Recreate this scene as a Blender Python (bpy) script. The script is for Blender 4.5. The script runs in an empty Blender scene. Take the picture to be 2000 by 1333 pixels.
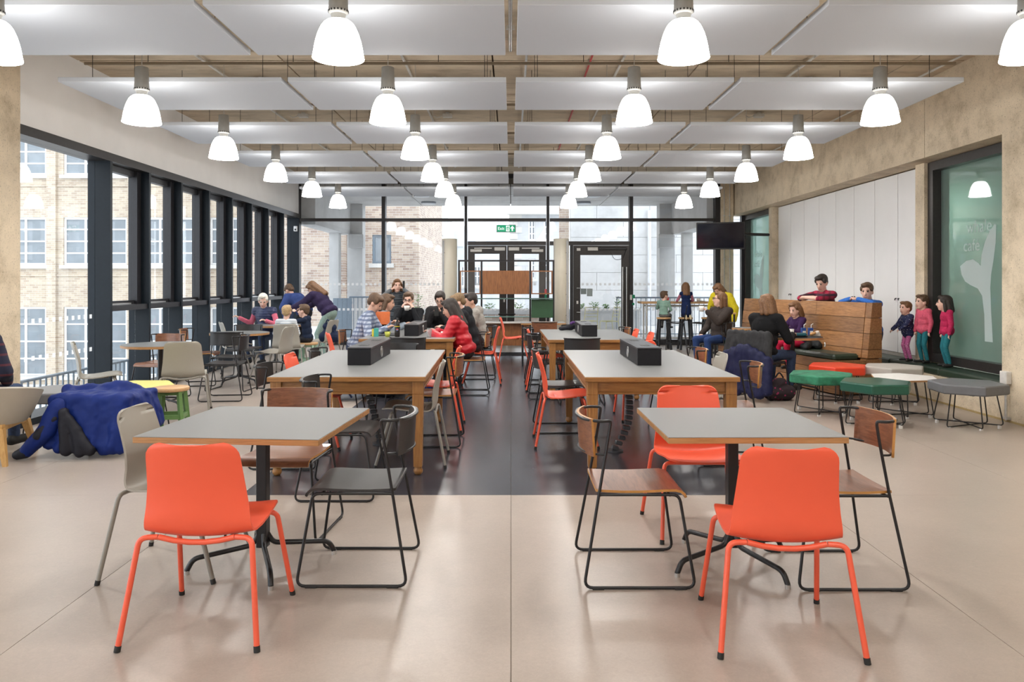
import bpy, math, random
import numpy as np
from mathutils import Vector, Matrix
random.seed(7)
PI = math.pi
scene = bpy.context.scene
COL = scene.collection

# ------------------------------------------------------------------ camera, sky, exposure
F_PX, CX, CY, EYE = 1492.0, 998.0, 552.0, 1.46
cam_data = bpy.data.cameras.new('camera')
cam_data.sensor_width = 36.0
cam_data.lens = F_PX / 2000.0 * 36.0
cam_data.shift_x = (1000.0 - CX) / 2000.0
cam_data.shift_y = -(666.5 - CY) / 2000.0
cam_data.clip_start = 0.05
cam_data.clip_end = 300
cam = bpy.data.objects.new('camera', cam_data)
cam.location = (0, 0, EYE)
cam.rotation_euler = (PI / 2, 0, 0)
COL.objects.link(cam)
scene.camera = cam

world = bpy.data.worlds.new('overcast_sky')
scene.world = world
world.use_nodes = True
bg = world.node_tree.nodes['Background']
bg.inputs[0].default_value = (0.91, 0.955, 1.0, 1)
bg.inputs[1].default_value = 1.85

LAMP_GLOW = 8.2        # opal shade emission
LAMP_WATTS = 10.5      # bulb inside every shade
vs = scene.view_settings
vs.view_transform = 'Standard'
vs.look = 'None'
vs.gamma = 1.0
vs.use_curve_mapping = False
vs.exposure = 0.80

def PX(px, D): return (px - CX) * D / F_PX
def PZ(py, D): return EYE - (py - CY) * D / F_PX

# ------------------------------------------------------------------ materials
MATS = {}
def new_mat(name):
    m = bpy.data.materials.new(name); m.use_nodes = True
    nt = m.node_tree
    return m, nt, nt.nodes['Principled BSDF']

def ramp(nt, stops):
    r = nt.nodes.new('ShaderNodeValToRGB')
    while len(r.color_ramp.elements) < len(stops): r.color_ramp.elements.new(0.5)
    for e, (p, c) in zip(r.color_ramp.elements, stops):
        e.position = p; e.color = (*c, 1)
    return r

def coords(nt, scale=(1, 1, 1), world=False):
    tc = nt.nodes.new('ShaderNodeTexCoord')
    mp = nt.nodes.new('ShaderNodeMapping')
    mp.inputs['Scale'].default_value = scale
    if world:
        g = nt.nodes.new('ShaderNodeNewGeometry')
        nt.links.new(g.outputs['Position'], mp.inputs['Vector'])
    else:
        nt.links.new(tc.outputs['Object'], mp.inputs['Vector'])
    return mp.outputs['Vector']

def add_bump(nt, b, fac, strength, dist=0.01):
    bp = nt.nodes.new('ShaderNodeBump')
    bp.inputs['Strength'].default_value = strength
    bp.inputs['Distance'].default_value = dist
    nt.links.new(fac, bp.inputs['Height'])
    nt.links.new(bp.outputs['Normal'], b.inputs['Normal'])

def plain(name, col, rough=0.5, metal=0.0, var=0.06, scale=30, bump=0.0, spec=0.5, coat=0.0, world=False):
    if name in MATS: return MATS[name]
    m, nt, b = new_mat(name)
    b.inputs['Roughness'].default_value = rough
    b.inputs['Metallic'].default_value = metal
    b.inputs['Specular IOR Level'].default_value = spec
    b.inputs['Coat Weight'].default_value = coat
    n = nt.nodes.new('ShaderNodeTexNoise')
    n.inputs['Scale'].default_value = scale
    n.inputs['Detail'].default_value = 4
    nt.links.new(coords(nt, world=world), n.inputs['Vector'])
    lo = tuple(max(0, c * (1 - var)) for c in col); hi = tuple(min(1, c * (1 + var)) for c in col)
    r = ramp(nt, [(0.3, lo), (0.7, hi)])
    nt.links.new(n.outputs['Fac'], r.inputs['Fac'])
    nt.links.new(r.outputs['Color'], b.inputs['Base Color'])
    if bump: add_bump(nt, b, n.outputs['Fac'], bump)
    MATS[name] = m
    return m

def wood(name, dark, light, scale=(1, 14, 14), rough=0.4, coat=0.0, bump=0.05, world=False):
    if name in MATS: return MATS[name]
    m, nt, b = new_mat(name)
    v = coords(nt, scale, world)
    n = nt.nodes.new('ShaderNodeTexNoise')
    n.inputs['Scale'].default_value = 3.0
    n.inputs['Detail'].default_value = 8
    n.inputs['Roughness'].default_value = 0.65
    n.inputs['Distortion'].default_value = 0.6
    nt.links.new(v, n.inputs['Vector'])
    mid = tuple((a + c) / 2 for a, c in zip(dark, light))
    r = ramp(nt, [(0.3, dark), (0.5, mid), (0.72, light)])
    nt.links.new(n.outputs['Fac'], r.inputs['Fac'])
    nt.links.new(r.outputs['Color'], b.inputs['Base Color'])
    b.inputs['Roughness'].default_value = rough
    b.inputs['Coat Weight'].default_value = coat
    add_bump(nt, b, n.outputs['Fac'], bump, 0.003)
    MATS[name] = m
    return m

def concrete(name, col, warm, pit=0.35, scale=2.2, rough=0.85, world=True, stretch=(1, 1, 1)):
    if name in MATS: return MATS[name]
    m, nt, b = new_mat(name)
    v = coords(nt, stretch, world)
    n = nt.nodes.new('ShaderNodeTexNoise'); n.inputs['Scale'].default_value = scale; n.inputs['Detail'].default_value = 9
    n.inputs['Roughness'].default_value = 0.7
    nt.links.new(v, n.inputs['Vector'])
    r = ramp(nt, [(0.28, warm), (0.5, col), (0.75, tuple(min(1, c * 1.18) for c in col))])
    nt.links.new(n.outputs['Fac'], r.inputs['Fac'])
    vo = nt.nodes.new('ShaderNodeTexNoise'); vo.inputs['Scale'].default_value = 60; vo.inputs['Detail'].default_value = 2
    nt.links.new(v, vo.inputs['Vector'])
    r2 = ramp(nt, [(0.27, (1 - pit,) * 3), (0.4, (1, 1, 1))])
    nt.links.new(vo.outputs['Fac'], r2.inputs['Fac'])
    mx = nt.nodes.new('ShaderNodeMix'); mx.data_type = 'RGBA'; mx.blend_type = 'MULTIPLY'
    mx.inputs['Factor'].default_value = 1.0
    nt.links.new(r.outputs['Color'], mx.inputs['A']); nt.links.new(r2.outputs['Color'], mx.inputs['B'])
    nt.links.new(mx.outputs['Result'], b.inputs['Base Color'])
    b.inputs['Roughness'].default_value = rough
    add_bump(nt, b, vo.outputs['Fac'], 0.35, 0.006)
    MATS[name] = m
    return m

def lino(name, col, var, rough):
    m, nt, b = new_mat(name)
    v = coords(nt, world=True)
    n = nt.nodes.new('ShaderNodeTexNoise'); n.inputs['Scale'].default_value = 1.3; n.inputs['Detail'].default_value = 10; n.inputs['Roughness'].default_value = 0.75
    n2 = nt.nodes.new('ShaderNodeTexNoise'); n2.inputs['Scale'].default_value = 55; n2.inputs['Detail'].default_value = 4; n2.inputs['Distortion'].default_value = 1.5
    nt.links.new(v, n.inputs['Vector']); nt.links.new(v, n2.inputs['Vector'])
    ad = nt.nodes.new('ShaderNodeMath'); ad.operation = 'ADD'
    nt.links.new(n.outputs['Fac'], ad.inputs[0])
    ml = nt.nodes.new('ShaderNodeMath'); ml.operation = 'MULTIPLY'; ml.inputs[1].default_value = 0.55
    nt.links.new(n2.outputs['Fac'], ml.inputs[0]); nt.links.new(ml.outputs[0], ad.inputs[1])
    r = ramp(nt, [(0.52, tuple(c * (1 - var) for c in col)), (0.78, col), (1.0, tuple(min(1, c * (1 + var)) for c in col))])
    nt.links.new(ad.outputs[0], r.inputs['Fac'])
    nt.links.new(r.outputs['Color'], b.inputs['Base Color'])
    rr = nt.nodes.new('ShaderNodeMapRange'); rr.inputs['To Min'].default_value = rough - 0.06; rr.inputs['To Max'].default_value = rough + 0.08
    nt.links.new(n.outputs['Fac'], rr.inputs['Value']); nt.links.new(rr.outputs['Result'], b.inputs['Roughness'])
    add_bump(nt, b, n2.outputs['Fac'], 0.04, 0.002)
    MATS[name] = m
    return m

def brickwork(name, c1, c2, mortar, axis='x'):
    if name in MATS: return MATS[name]
    m, nt, b = new_mat(name)
    g = nt.nodes.new('ShaderNodeNewGeometry')
    s = nt.nodes.new('ShaderNodeSeparateXYZ'); nt.links.new(g.outputs['Position'], s.inputs[0])
    c = nt.nodes.new('ShaderNodeCombineXYZ')
    nt.links.new(s.outputs['X' if axis == 'x' else 'Y'], c.inputs['X']); nt.links.new(s.outputs['Z'], c.inputs['Y'])
    t = nt.nodes.new('ShaderNodeTexBrick')
    t.inputs['Scale'].default_value = 1.0
    t.inputs['Brick Width'].default_value = 0.235
    t.inputs['Row Height'].default_value = 0.082
    t.inputs['Mortar Size'].default_value = 0.007
    t.inputs['Mortar Smooth'].default_value = 0.3
    t.inputs['Bias'].default_value = -0.25
    t.inputs['Color1'].default_value = (*c1, 1); t.inputs['Color2'].default_value = (*c2, 1); t.inputs['Mortar'].default_value = (*mortar, 1)
    nt.links.new(c.outputs[0], t.inputs['Vector'])
    n = nt.nodes.new('ShaderNodeTexNoise'); n.inputs['Scale'].default_value = 1.1; n.inputs['Detail'].default_value = 6
    nt.links.new(g.outputs['Position'], n.inputs['Vector'])
    r = ramp(nt, [(0.3, (0.82, 0.82, 0.84)), (0.7, (1.0, 1.0, 1.0))])
    nt.links.new(n.outputs['Fac'], r.inputs['Fac'])
    mx = nt.nodes.new('ShaderNodeMix'); mx.data_type = 'RGBA'; mx.blend_type = 'MULTIPLY'; mx.inputs['Factor'].default_value = 1
    nt.links.new(t.outputs['Color'], mx.inputs['A']); nt.links.new(r.outputs['Color'], mx.inputs['B'])
    nt.links.new(mx.outputs['Result'], b.inputs['Base Color'])
    b.inputs['Roughness'].default_value = 0.9
    add_bump(nt, b, t.outputs['Fac'], -0.4, 0.01)
    MATS[name] = m
    return m

def glass(name, tint=(1, 1, 1), f0=0.05, haze=0.0, haze_col=(0.8, 0.9, 0.9)):
    """thin architectural pane: clear transmission plus a Schlick reflection, optional frosting film"""
    if name in MATS: return MATS[name]
    m = bpy.data.materials.new(name); m.use_nodes = True
    nt = m.node_tree; nt.nodes.clear()
    out = nt.nodes.new('ShaderNodeOutputMaterial')
    g = nt.nodes.new('ShaderNodeNewGeometry')
    d = nt.nodes.new('ShaderNodeVectorMath'); d.operation = 'DOT_PRODUCT'
    nt.links.new(g.outputs['Incoming'], d.inputs[0]); nt.links.new(g.outputs['Normal'], d.inputs[1])
    def math_(op, a, bval):
        x = nt.nodes.new('ShaderNodeMath'); x.operation = op
        for k, val in enumerate((a, bval)):
            if val is None: continue
            if isinstance(val, (int, float)): x.inputs[k].default_value = val
            else: nt.links.new(val, x.inputs[k])
        return x.outputs[0]
    ab = math_('ABSOLUTE', d.outputs['Value'], None)
    inv = math_('SUBTRACT', 1.0, ab)
    p5 = math_('POWER', inv, 5.0)
    fr = math_('ADD', math_('MULTIPLY', p5, 0.6), f0)
    tr = nt.nodes.new('ShaderNodeBsdfTransparent'); tr.inputs[0].default_value = (*tint, 1)
    gl = nt.nodes.new('ShaderNodeBsdfGlossy'); gl.inputs['Roughness'].default_value = 0.01
    base = tr.outputs[0]
    if haze:
        df = nt.nodes.new('ShaderNodeBsdfDiffuse'); df.inputs[0].default_value = (*haze_col, 1)
        tl = nt.nodes.new('ShaderNodeBsdfTranslucent'); tl.inputs[0].default_value = (*haze_col, 1)
        m0 = nt.nodes.new('ShaderNodeMixShader'); m0.inputs[0].default_value = 0.5
        nt.links.new(df.outputs[0], m0.inputs[1]); nt.links.new(tl.outputs[0], m0.inputs[2])
        m1 = nt.nodes.new('ShaderNodeMixShader'); m1.inputs[0].default_value = haze
        nt.links.new(base, m1.inputs[1]); nt.links.new(m0.outputs[0], m1.inputs[2]); base = m1.outputs[0]
    mx = nt.nodes.new('ShaderNodeMixShader')
    nt.links.new(fr, mx.inputs[0]); nt.links.new(base, mx.inputs[1]); nt.links.new(gl.outputs[0], mx.inputs[2])
    nt.links.new(mx.outputs[0], out.inputs['Surface'])
    MATS[name] = m
    return m

def emit(name, col, strength, base=(0.9, 0.9, 0.9)):
    if name in MATS: return MATS[name]
    m, nt, b = new_mat(name)
    b.inputs['Base Color'].default_value = (*base, 1)
    b.inputs['Emission Color'].default_value = (*col, 1)
    b.inputs['Emission Strength'].default_value = strength
    b.inputs['Roughness'].default_value = 0.3
    MATS[name] = m
    return m

def cloth(name, col, rough=0.9, var=0.15, scale=60, bump=0.2): return plain(name, col, rough, 0, var, scale, bump, 0.25)

def quilted(name, col, rough=0.42, scale=9.0, strength=.2):
    if name in MATS: return MATS[name]
    m = plain(name, col, rough, 0, .12, 6); nt = m.node_tree; b = nt.nodes['Principled BSDF']
    w = nt.nodes.new('ShaderNodeTexWave'); w.wave_type = 'BANDS'; w.bands_direction = 'Z'; w.wave_profile = 'SIN'
    w.inputs['Scale'].default_value = scale / 2.0; w.inputs['Distortion'].default_value = 1.2; w.inputs['Detail'].default_value = 1
    nt.links.new(coords(nt), w.inputs['Vector']); add_bump(nt, b, w.outputs['Fac'], strength, .03)
    return m

def striped(name, c1, c2, period, axis='Z', duty=0.5, c3=None):
    if name in MATS: return MATS[name]
    m, nt, b = new_mat(name)
    tc = nt.nodes.new('ShaderNodeTexCoord'); s = nt.nodes.new('ShaderNodeSeparateXYZ')
    nt.links.new(tc.outputs['Object'], s.inputs[0])
    def band(ax, per, du):
        a = nt.nodes.new('ShaderNodeMath'); a.operation = 'MULTIPLY'; a.inputs[1].default_value = 1 / per
        nt.links.new(s.outputs[ax], a.inputs[0])
        f = nt.nodes.new('ShaderNodeMath'); f.operation = 'FRACT'; nt.links.new(a.outputs[0], f.inputs[0])
        l = nt.nodes.new('ShaderNodeMath'); l.operation = 'LESS_THAN'; l.inputs[1].default_value = du
        nt.links.new(f.outputs[0], l.inputs[0]); return l.outputs[0]
    mx = nt.nodes.new('ShaderNodeMix'); mx.data_type = 'RGBA'
    mx.inputs['A'].default_value = (*c1, 1); mx.inputs['B'].default_value = (*c2, 1)
    nt.links.new(band(axis, period, duty), mx.inputs['Factor'])
    res = mx.outputs['Result']
    if c3:
        m2 = nt.nodes.new('ShaderNodeMix'); m2.data_type = 'RGBA'; m2.inputs['B'].default_value = (*c3, 1)
        sm = nt.nodes.new('ShaderNodeMath'); sm.operation = 'ADD'
        nt.links.new(s.outputs['X'], sm.inputs[0]); nt.links.new(s.outputs['Y'], sm.inputs[1])
        a2 = nt.nodes.new('ShaderNodeMath'); a2.operation = 'MULTIPLY'; a2.inputs[1].default_value = .8 / period
        nt.links.new(sm.outputs[0], a2.inputs[0])
        f2 = nt.nodes.new('ShaderNodeMath'); f2.operation = 'FRACT'; nt.links.new(a2.outputs[0], f2.inputs[0])
        l2 = nt.nodes.new('ShaderNodeMath'); l2.operation = 'LESS_THAN'; l2.inputs[1].default_value = duty; nt.links.new(f2.outputs[0], l2.inputs[0])
        bb = l2.outputs[0]
        h = nt.nodes.new('ShaderNodeMath'); h.operation = 'MULTIPLY'; h.inputs[1].default_value = 0.55
        nt.links.new(bb, h.inputs[0]); nt.links.new(h.outputs[0], m2.inputs['Factor']); nt.links.new(res, m2.inputs['A'])
        res = m2.outputs['Result']
    nt.links.new(res, b.inputs['Base Color']); b.inputs['Roughness'].default_value = 0.9
    MATS[name] = m
    return m

def spotted(name, base, spot, scale=45):
    if name in MATS: return MATS[name]
    m, nt, b = new_mat(name)
    v = nt.nodes.new('ShaderNodeTexVoronoi'); v.inputs['Scale'].default_value = scale
    nt.links.new(coords(nt), v.inputs['Vector'])
    r = ramp(nt, [(0.16, spot), (0.26, base)])
    nt.links.new(v.outputs['Distance'], r.inputs['Fac']); nt.links.new(r.outputs['Color'], b.inputs['Base Color'])
    b.inputs['Roughness'].default_value = 0.85
    MATS[name] = m
    return m

M_BEIGE = lino('lino_beige', (0.375, 0.32, 0.275), 0.12, 0.30)
M_DARK = lino('lino_slate', (0.042, 0.041, 0.050), 0.07, 0.24)
M_SEAM = plain('seam_weld', (0.22, 0.17, 0.13), 0.6)
M_CEIL = concrete('ceiling_concrete', (0.58, 0.48, 0.355), (0.36, 0.285, 0.205), 0.2, 1.6, 0.9, True, (1.0, 3.0, 1))
M_CONC = concrete('board_concrete', (0.66, 0.56, 0.415), (0.42, 0.34, 0.23), 0.45, 3.2)
M_PALECONC = concrete('pale_concrete', (0.60, 0.60, 0.595), (0.46, 0.46, 0.455), 0.12, 0.8)
M_WHITE = plain('white_paint', (0.84, 0.84, 0.835), 0.6, var=0.02, scale=4)
M_CUPB = plain('cupboard_white', (0.86, 0.86, 0.855), 0.42, var=0.015, scale=3)
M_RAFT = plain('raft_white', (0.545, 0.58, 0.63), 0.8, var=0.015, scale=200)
M_BLACKMETAL = plain('black_frame', (0.022, 0.022, 0.026), 0.4, 0.2, 0.1)
M_FIN = plain('blue_black_frame', (0.006, 0.0115, 0.018), 0.5, 0.0, 0.1, spec=0.3)
M_DOORFRAME = plain('bronze_frame', (0.035, 0.031, 0.03), 0.35, 0.3, 0.1)
M_ROD = plain('black_rod', (0.012, 0.012, 0.014), 0.35, 0.1, 0.1)
M_LAMPBODY = plain('lamp_grey', (0.30, 0.30, 0.285), 0.45, 0.15, 0.04)
M_SLOT = plain('slot_dark', (0.03, 0.03, 0.03), 0.6)
M_STEEL = plain('steel', (0.62, 0.62, 0.61), 0.28, 0.9, 0.06)
M_GALV = plain('galvanised', (0.62, 0.62, 0.60), 0.4, 0.7, 0.1)
M_CREAM = plain('cream_enamel', (0.70, 0.65, 0.53), 0.4, 0.0, 0.02, 5)
M_TOP = plain('grey_laminate', (0.165, 0.17, 0.168), 0.38, 0, 0.015, 120, spec=0.45)
M_OAKEDGE = wood('ply_edge', (0.30, 0.145, 0.05), (0.52, 0.28, 0.115), (2, 14, 40), 0.45)
M_TEAK = wood('old_teak', (0.20, 0.085, 0.022), (0.40, 0.19, 0.055), (2, 22, 22), 0.36, 0.15)
M_TEAKV = wood('old_teak_leg', (0.20, 0.085, 0.022), (0.40, 0.19, 0.055), (22, 22, 2), 0.36, 0.15)
M_WALNUT = wood('walnut_ply', (0.13, 0.048, 0.024), (0.30, 0.125, 0.062), (2.2, 18, 26), 0.33, 0.25)
M_PLYEDGE = plain('ply_edge_warm', (0.46, 0.22, 0.055), 0.4, var=0.1)
M_BLACKPLY = plain('black_ply', (0.028, 0.028, 0.029), 0.33, 0, 0.15, 200, 0.05)
M_PANELWOOD = wood('panel_wood', (0.13, 0.045, 0.015), (0.33, 0.135, 0.045), (24, 24, 2), 0.4)
M_PLANK = wood('reclaimed_plank', (0.17, 0.075, 0.025), (0.42, 0.22, 0.09), (3, 3, 18), 0.4, 0.15, 0.15)
M_STOOLWOOD = wood('stool_wood', (0.42, 0.23, 0.10), (0.62, 0.40, 0.20), (4, 20, 20), 0.45)
M_OAKLEG = wood('oak_leg', (0.42, 0.22, 0.06), (0.60, 0.36, 0.13), (20, 20, 2), 0.45)
M_ORANGE = plain('coral_plastic', (0.80, 0.107, 0.048), 0.42, 0, 0.015, 8)
M_ORANGETUBE = plain('coral_tube', (0.76, 0.105, 0.05), 0.3, 0, 0.02, 8)
M_GREY = plain('taupe_plastic', (0.34, 0.32, 0.275), 0.42, 0, 0.015, 8)
M_GREYTUBE = plain('taupe_tube', (0.26, 0.245, 0.215), 0.32, 0, 0.02, 8)
M_RUBBER = plain('black_rubber', (0.015, 0.015, 0.015), 0.7)
M_BOX = plain('black_box', (0.008, 0.008, 0.011), 0.5, 0.0, 0.1, spec=0.3)
M_GLASS = glass('window_glass', (0.985, 0.995, 1.0), 0.045)
M_GLASSF = glass('facade_glass', (0.97, 0.985, 1.0), 0.05)
M_GREENGLASS = glass('green_glass', (0.56, 0.70, 0.66), 0.10, 0.30, (0.66, 0.80, 0.75))
M_FROST = glass('frosted_film', (0.8, 0.9, 0.9), 0.03, 0.62, (0.90, 0.95, 0.95))
M_DOT = plain('white_film', (0.85, 0.88, 0.9), 0.6)
M_DOTFILM = glass('dot_film', (1, 1, 1), 0.02, 0.6, (1, 1, 1))
M_SHADE = emit('opal_shade', (1.0, 0.965, 0.915), LAMP_GLOW)
M_SKIN = plain('skin_light', (0.62, 0.36, 0.26), 0.5, 0, 0.05, 20)
M_SKIN2 = plain('skin_fair', (0.72, 0.45, 0.35), 0.5, 0, 0.05, 20)
M_EYE = plain('eye_dark', (0.04, 0.03, 0.03), 0.2)
M_LIP = plain('lip', (0.48, 0.2, 0.17), 0.5)

# ------------------------------------------------------------------ mesh tools
class MB:
    def __init__(s): s.v = []; s.f = []; s.sm = []
    def add(s, v, f, smooth=False):
        n = len(s.v); s.v += [tuple(p) for p in v]
        s.f += [tuple(i + n for i in q) for q in f]; s.sm += [smooth] * len(f)
        return s
    def box(s, c, d, rot=None, taper=1.0):
        hx, hy, hz = d[0] / 2, d[1] / 2, d[2] / 2
        p = [Vector((x * hx * (taper if z < 0 else 1), y * hy * (taper if z < 0 else 1), z * hz)) for z in (-1, 1) for y in (-1, 1) for x in (-1, 1)]
        if rot is not None: p = [rot @ q for q in p]
        c = Vector(c)
        return s.add([q + c for q in p], [(0, 2, 3, 1), (4, 5, 7, 6), (0, 1, 5, 4), (2, 6, 7, 3), (0, 4, 6, 2), (1, 3, 7, 5)])
    def bbox(s, x0, x1, y0, y1, z0, z1): return s.box(((x0 + x1) / 2, (y0 + y1) / 2, (z0 + z1) / 2), (abs(x1 - x0), abs(y1 - y0), abs(z1 - z0)))
    def cbox(s, c, d, b=0.005, rot=None):
        """box with chamfered edges"""
        hx, hy, hz = d[0] / 2, d[1] / 2, d[2] / 2
        b = min(b, hx * .9, hy * .9, hz * .9)
        pts = []; idx = {}
        for sx in (-1, 1):
            for sy in (-1, 1):
                for sz in (-1, 1):
                    for a in range(3):
                        q = [sx * hx, sy * hy, sz * hz]
                        for k in range(3):
                            if k != a: q[k] -= (sx, sy, sz)[k] * b
                        idx[(sx, sy, sz, a)] = len(pts); pts.append(Vector(q))
        fs = []
        def quad(keys): fs.append(tuple(idx[k] for k in keys))
        for a in range(3):
            o = [k for k in range(3) if k != a]
            for sg in (-1, 1):
                ks = []
                for s1, s2 in ((-1, -1), (1, -1), (1, 1), (-1, 1)):
                    t = [0, 0, 0]; t[a] = sg; t[o[0]] = s1; t[o[1]] = s2
                    ks.append((*t, a))
                quad(ks)
            for s1 in (-1, 1):
                for s2 in (-1, 1):
                    t0 = [0, 0, 0]; t1 = [0, 0, 0]
                    t0[a] = -1; t1[a] = 1
                    for t in (t0, t1): t[o[0]] = s1; t[o[1]] = s2
                    quad([(*t0, o[0]), (*t1, o[0]), (*t1, o[1]), (*t0, o[1])])
        for sx in (-1, 1):
            for sy in (-1, 1):
                for sz in (-1, 1): quad([(sx, sy, sz, a) for a in range(3)])
        # orient outwards
        out = []
        for q in fs:
            n = (pts[q[1]] - pts[q[0]]).cross(pts[q[2]] - pts[q[0]])
            cen = sum((pts[i] for i in q), Vector()) / len(q)
            out.append(q if n.dot(cen) > 0 else tuple(reversed(q)))
        if rot is not None: pts = [rot @ q for q in pts]
        c = Vector(c)
        return s.add([q + c for q in pts], out)
    def prism(s, poly, z0, z1, smooth=False):
        n = len(poly); v = [(x, y, z0) for x, y in poly] + [(x, y, z1) for x, y in poly]
        f = [tuple(reversed(range(n))), tuple(range(n, 2 * n))]
        s.add(v, f)
        return s.add(v, [(i, (i + 1) % n, n + (i + 1) % n, n + i) for i in range(n)], smooth)
    def lathe(s, prof, c=(0, 0, 0), seg=24, smooth=True):
        v = []; f = []
        for r, z in prof:
            for k in range(seg):
                a = 2 * PI * k / seg
                v.append((c[0] + r * math.cos(a), c[1] + r * math.sin(a), c[2] + z))
        for i in range(len(prof) - 1):
            for k in range(seg):
                k2 = (k + 1) % seg
                f.append((i * seg + k, i * seg + k2, (i + 1) * seg + k2, (i + 1) * seg + k))
        return s.add(v, f, smooth)
    def cyl(s, c, r, z0, z1, seg=20, r1=None):
        r1 = r if r1 is None else r1
        s.lathe([(r, z0), (r1, z1)], c, seg)
        s.lathe([(1e-4, z0), (r, z0)], c, seg, False)
        return s.lathe([(r1, z1), (1e-4, z1)], c, seg, False)
    def tube(s, path, r, seg=8, closed=False, caps=True):
        P = [Vector(p) for p in path]; n = len(P)
        T = []
        for i in range(n):
            a = P[(i - 1) % n] if (closed or i > 0) else P[i]
            b = P[(i + 1) % n] if (closed or i < n - 1) else P[i]
            t = b - a
            T.append(t.normalized() if t.length > 1e-9 else Vector((0, 0, 1)))
        up = Vector((0, 0, 1)) if abs(T[0].z) < 0.9 else Vector((1, 0, 0))
        nrm = T[0].cross(up).normalized()
        v = []
        rr = r if isinstance(r, (list, tuple)) else [r] * n
        for i in range(n):
            nrm = (nrm - T[i] * nrm.dot(T[i]))
            nrm = nrm.normalized() if nrm.length > 1e-9 else T[i].orthogonal().normalized()
            bi = T[i].cross(nrm)
            for k in range(seg):
                a = 2 * PI * k / seg
                v.append(P[i] + (nrm * math.cos(a) + bi * math.sin(a)) * rr[i])
        f = []
        for i in range(n if closed else n - 1):
            j = (i + 1) % n
            for k in range(seg):
                k2 = (k + 1) % seg
                f.append((i * seg + k, i * seg + k2, j * seg + k2, j * seg + k))
        s.add(v, f, True)
        if caps and not closed:
            s.add(v[:seg], [tuple(reversed(range(seg)))]); s.add(v[-seg:], [tuple(range(seg))])
        return s
    def ell(s, c, r, seg=14, rings=9, rot=None):
        v = []; f = []
        for i in range(rings + 1):
            th = PI * i / rings
            for k in range(seg):
                a = 2 * PI * k / seg
                p = Vector((r[0] * math.sin(th) * math.cos(a), r[1] * math.sin(th) * math.sin(a), -r[2] * math.cos(th)))
                if rot is not None: p = rot @ p
                v.append(p + Vector(c))
        for i in range(rings):
            for k in range(seg):
                k2 = (k + 1) % seg
                f.append((i * seg + k, i * seg + k2, (i + 1) * seg + k2, (i + 1) * seg + k))
        return s.add(v, f, True)
    def cap(s, a, b, ra, rb, seg=12):
        """tapered capsule"""
        a = Vector(a); b = Vector(b); d = b - a
        if d.length < 1e-6: d = Vector((0, 0, 1e-4))
        t = d.normalized(); path = []; rad = []
        for k in range(5):
            an = PI / 2 * (1 - k / 4); path.append(a - t * ra * math.sin(an)); rad.append(max(ra * math.cos(an), ra * 0.02))
        for k in range(5):
            an = PI / 2 * (k / 4); path.append(b + t * rb * math.sin(an)); rad.append(max(rb * math.cos(an), rb * 0.02))
        return s.tube(path, rad, seg)
    def sheet(s, rows, th, nrms=None):
        """solid curved sheet from a grid of points (rows x cols), thickness th along the surface normal"""
        R, C = len(rows), len(rows[0])
        g = [[Vector(p) for p in r] for r in rows]
        def nn(i, j):
            a = g[min(i + 1, R - 1)][j] - g[max(i - 1, 0)][j]; b = g[i][min(j + 1, C - 1)] - g[i][max(j - 1, 0)]
            n = b.cross(a); return n.normalized() if n.length > 1e-12 else Vector((0, 0, 1))
        N = [[nn(i, j) for j in range(C)] for i in range(R)]
        top = [g[i][j] + N[i][j] * th / 2 for i in range(R) for j in range(C)]
        bot = [g[i][j] - N[i][j] * th / 2 for i in range(R) for j in range(C)]
        fs = [(i * C + j, i * C + j + 1, (i + 1) * C + j + 1, (i + 1) * C + j) for i in range(R - 1) for j in range(C - 1)]
        s.add(top, fs, True); s.add(bot, [tuple(reversed(q)) for q in fs], True)
        return s.rim(top, bot, R, C)
    def rim(s, top, bot, R, C):
        loop = [j for j in range(C)] + [i * C + C - 1 for i in range(1, R)] + [(R - 1) * C + j for j in range(C - 2, -1, -1)] + [i * C for i in range(R - 2, 0, -1)]
        n = len(loop)
        v = [top[k] for k in loop] + [bot[k] for k in loop]
        return s.add(v, [(n + i, n + (i + 1) % n, (i + 1) % n, i) for i in range(n)], True)
    def mesh(s, name, mat=None):
        m = bpy.data.meshes.new(name); m.from_pydata(s.v, [], s.f)
        m.polygons.foreach_set('use_smooth', s.sm)
        if mat: m.materials.append(mat)
        m.update(); return m
    def build(s, name, mat, parent=None, loc=None):
        return link(name, s.mesh(name, mat), parent, loc)

def link(name, data, parent=None, loc=None, rot=None):
    o = bpy.data.objects.new(name, data); COL.objects.link(o)
    if parent is not None: o.parent = parent
    if loc is not None: o.location = loc
    if rot is not None: o.rotation_euler = rot
    return o

def tag(o, label, cat, group=None, kind=None):
    o['label'] = label; o['category'] = cat
    if group: o['group'] = group
    if kind: o['kind'] = kind
    return o

def thing(name, label, cat, loc=(0, 0, 0), rz=0.0, group=None, kind=None):
    o = link(name, None, None, loc, (0, 0, rz)); o.empty_display_size = 0.1
    return tag(o, label, cat, group, kind)

def bx(name, mat, parent, x0, x1, y0, y1, z0, z1, bev=0.0):
    b = MB()
    if bev: b.cbox(((x0 + x1) / 2, (y0 + y1) / 2, (z0 + z1) / 2), (abs(x1 - x0), abs(y1 - y0), abs(z1 - z0)), bev)
    else: b.bbox(x0, x1, y0, y1, z0, z1)
    return b.build(name, mat, parent)

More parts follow.
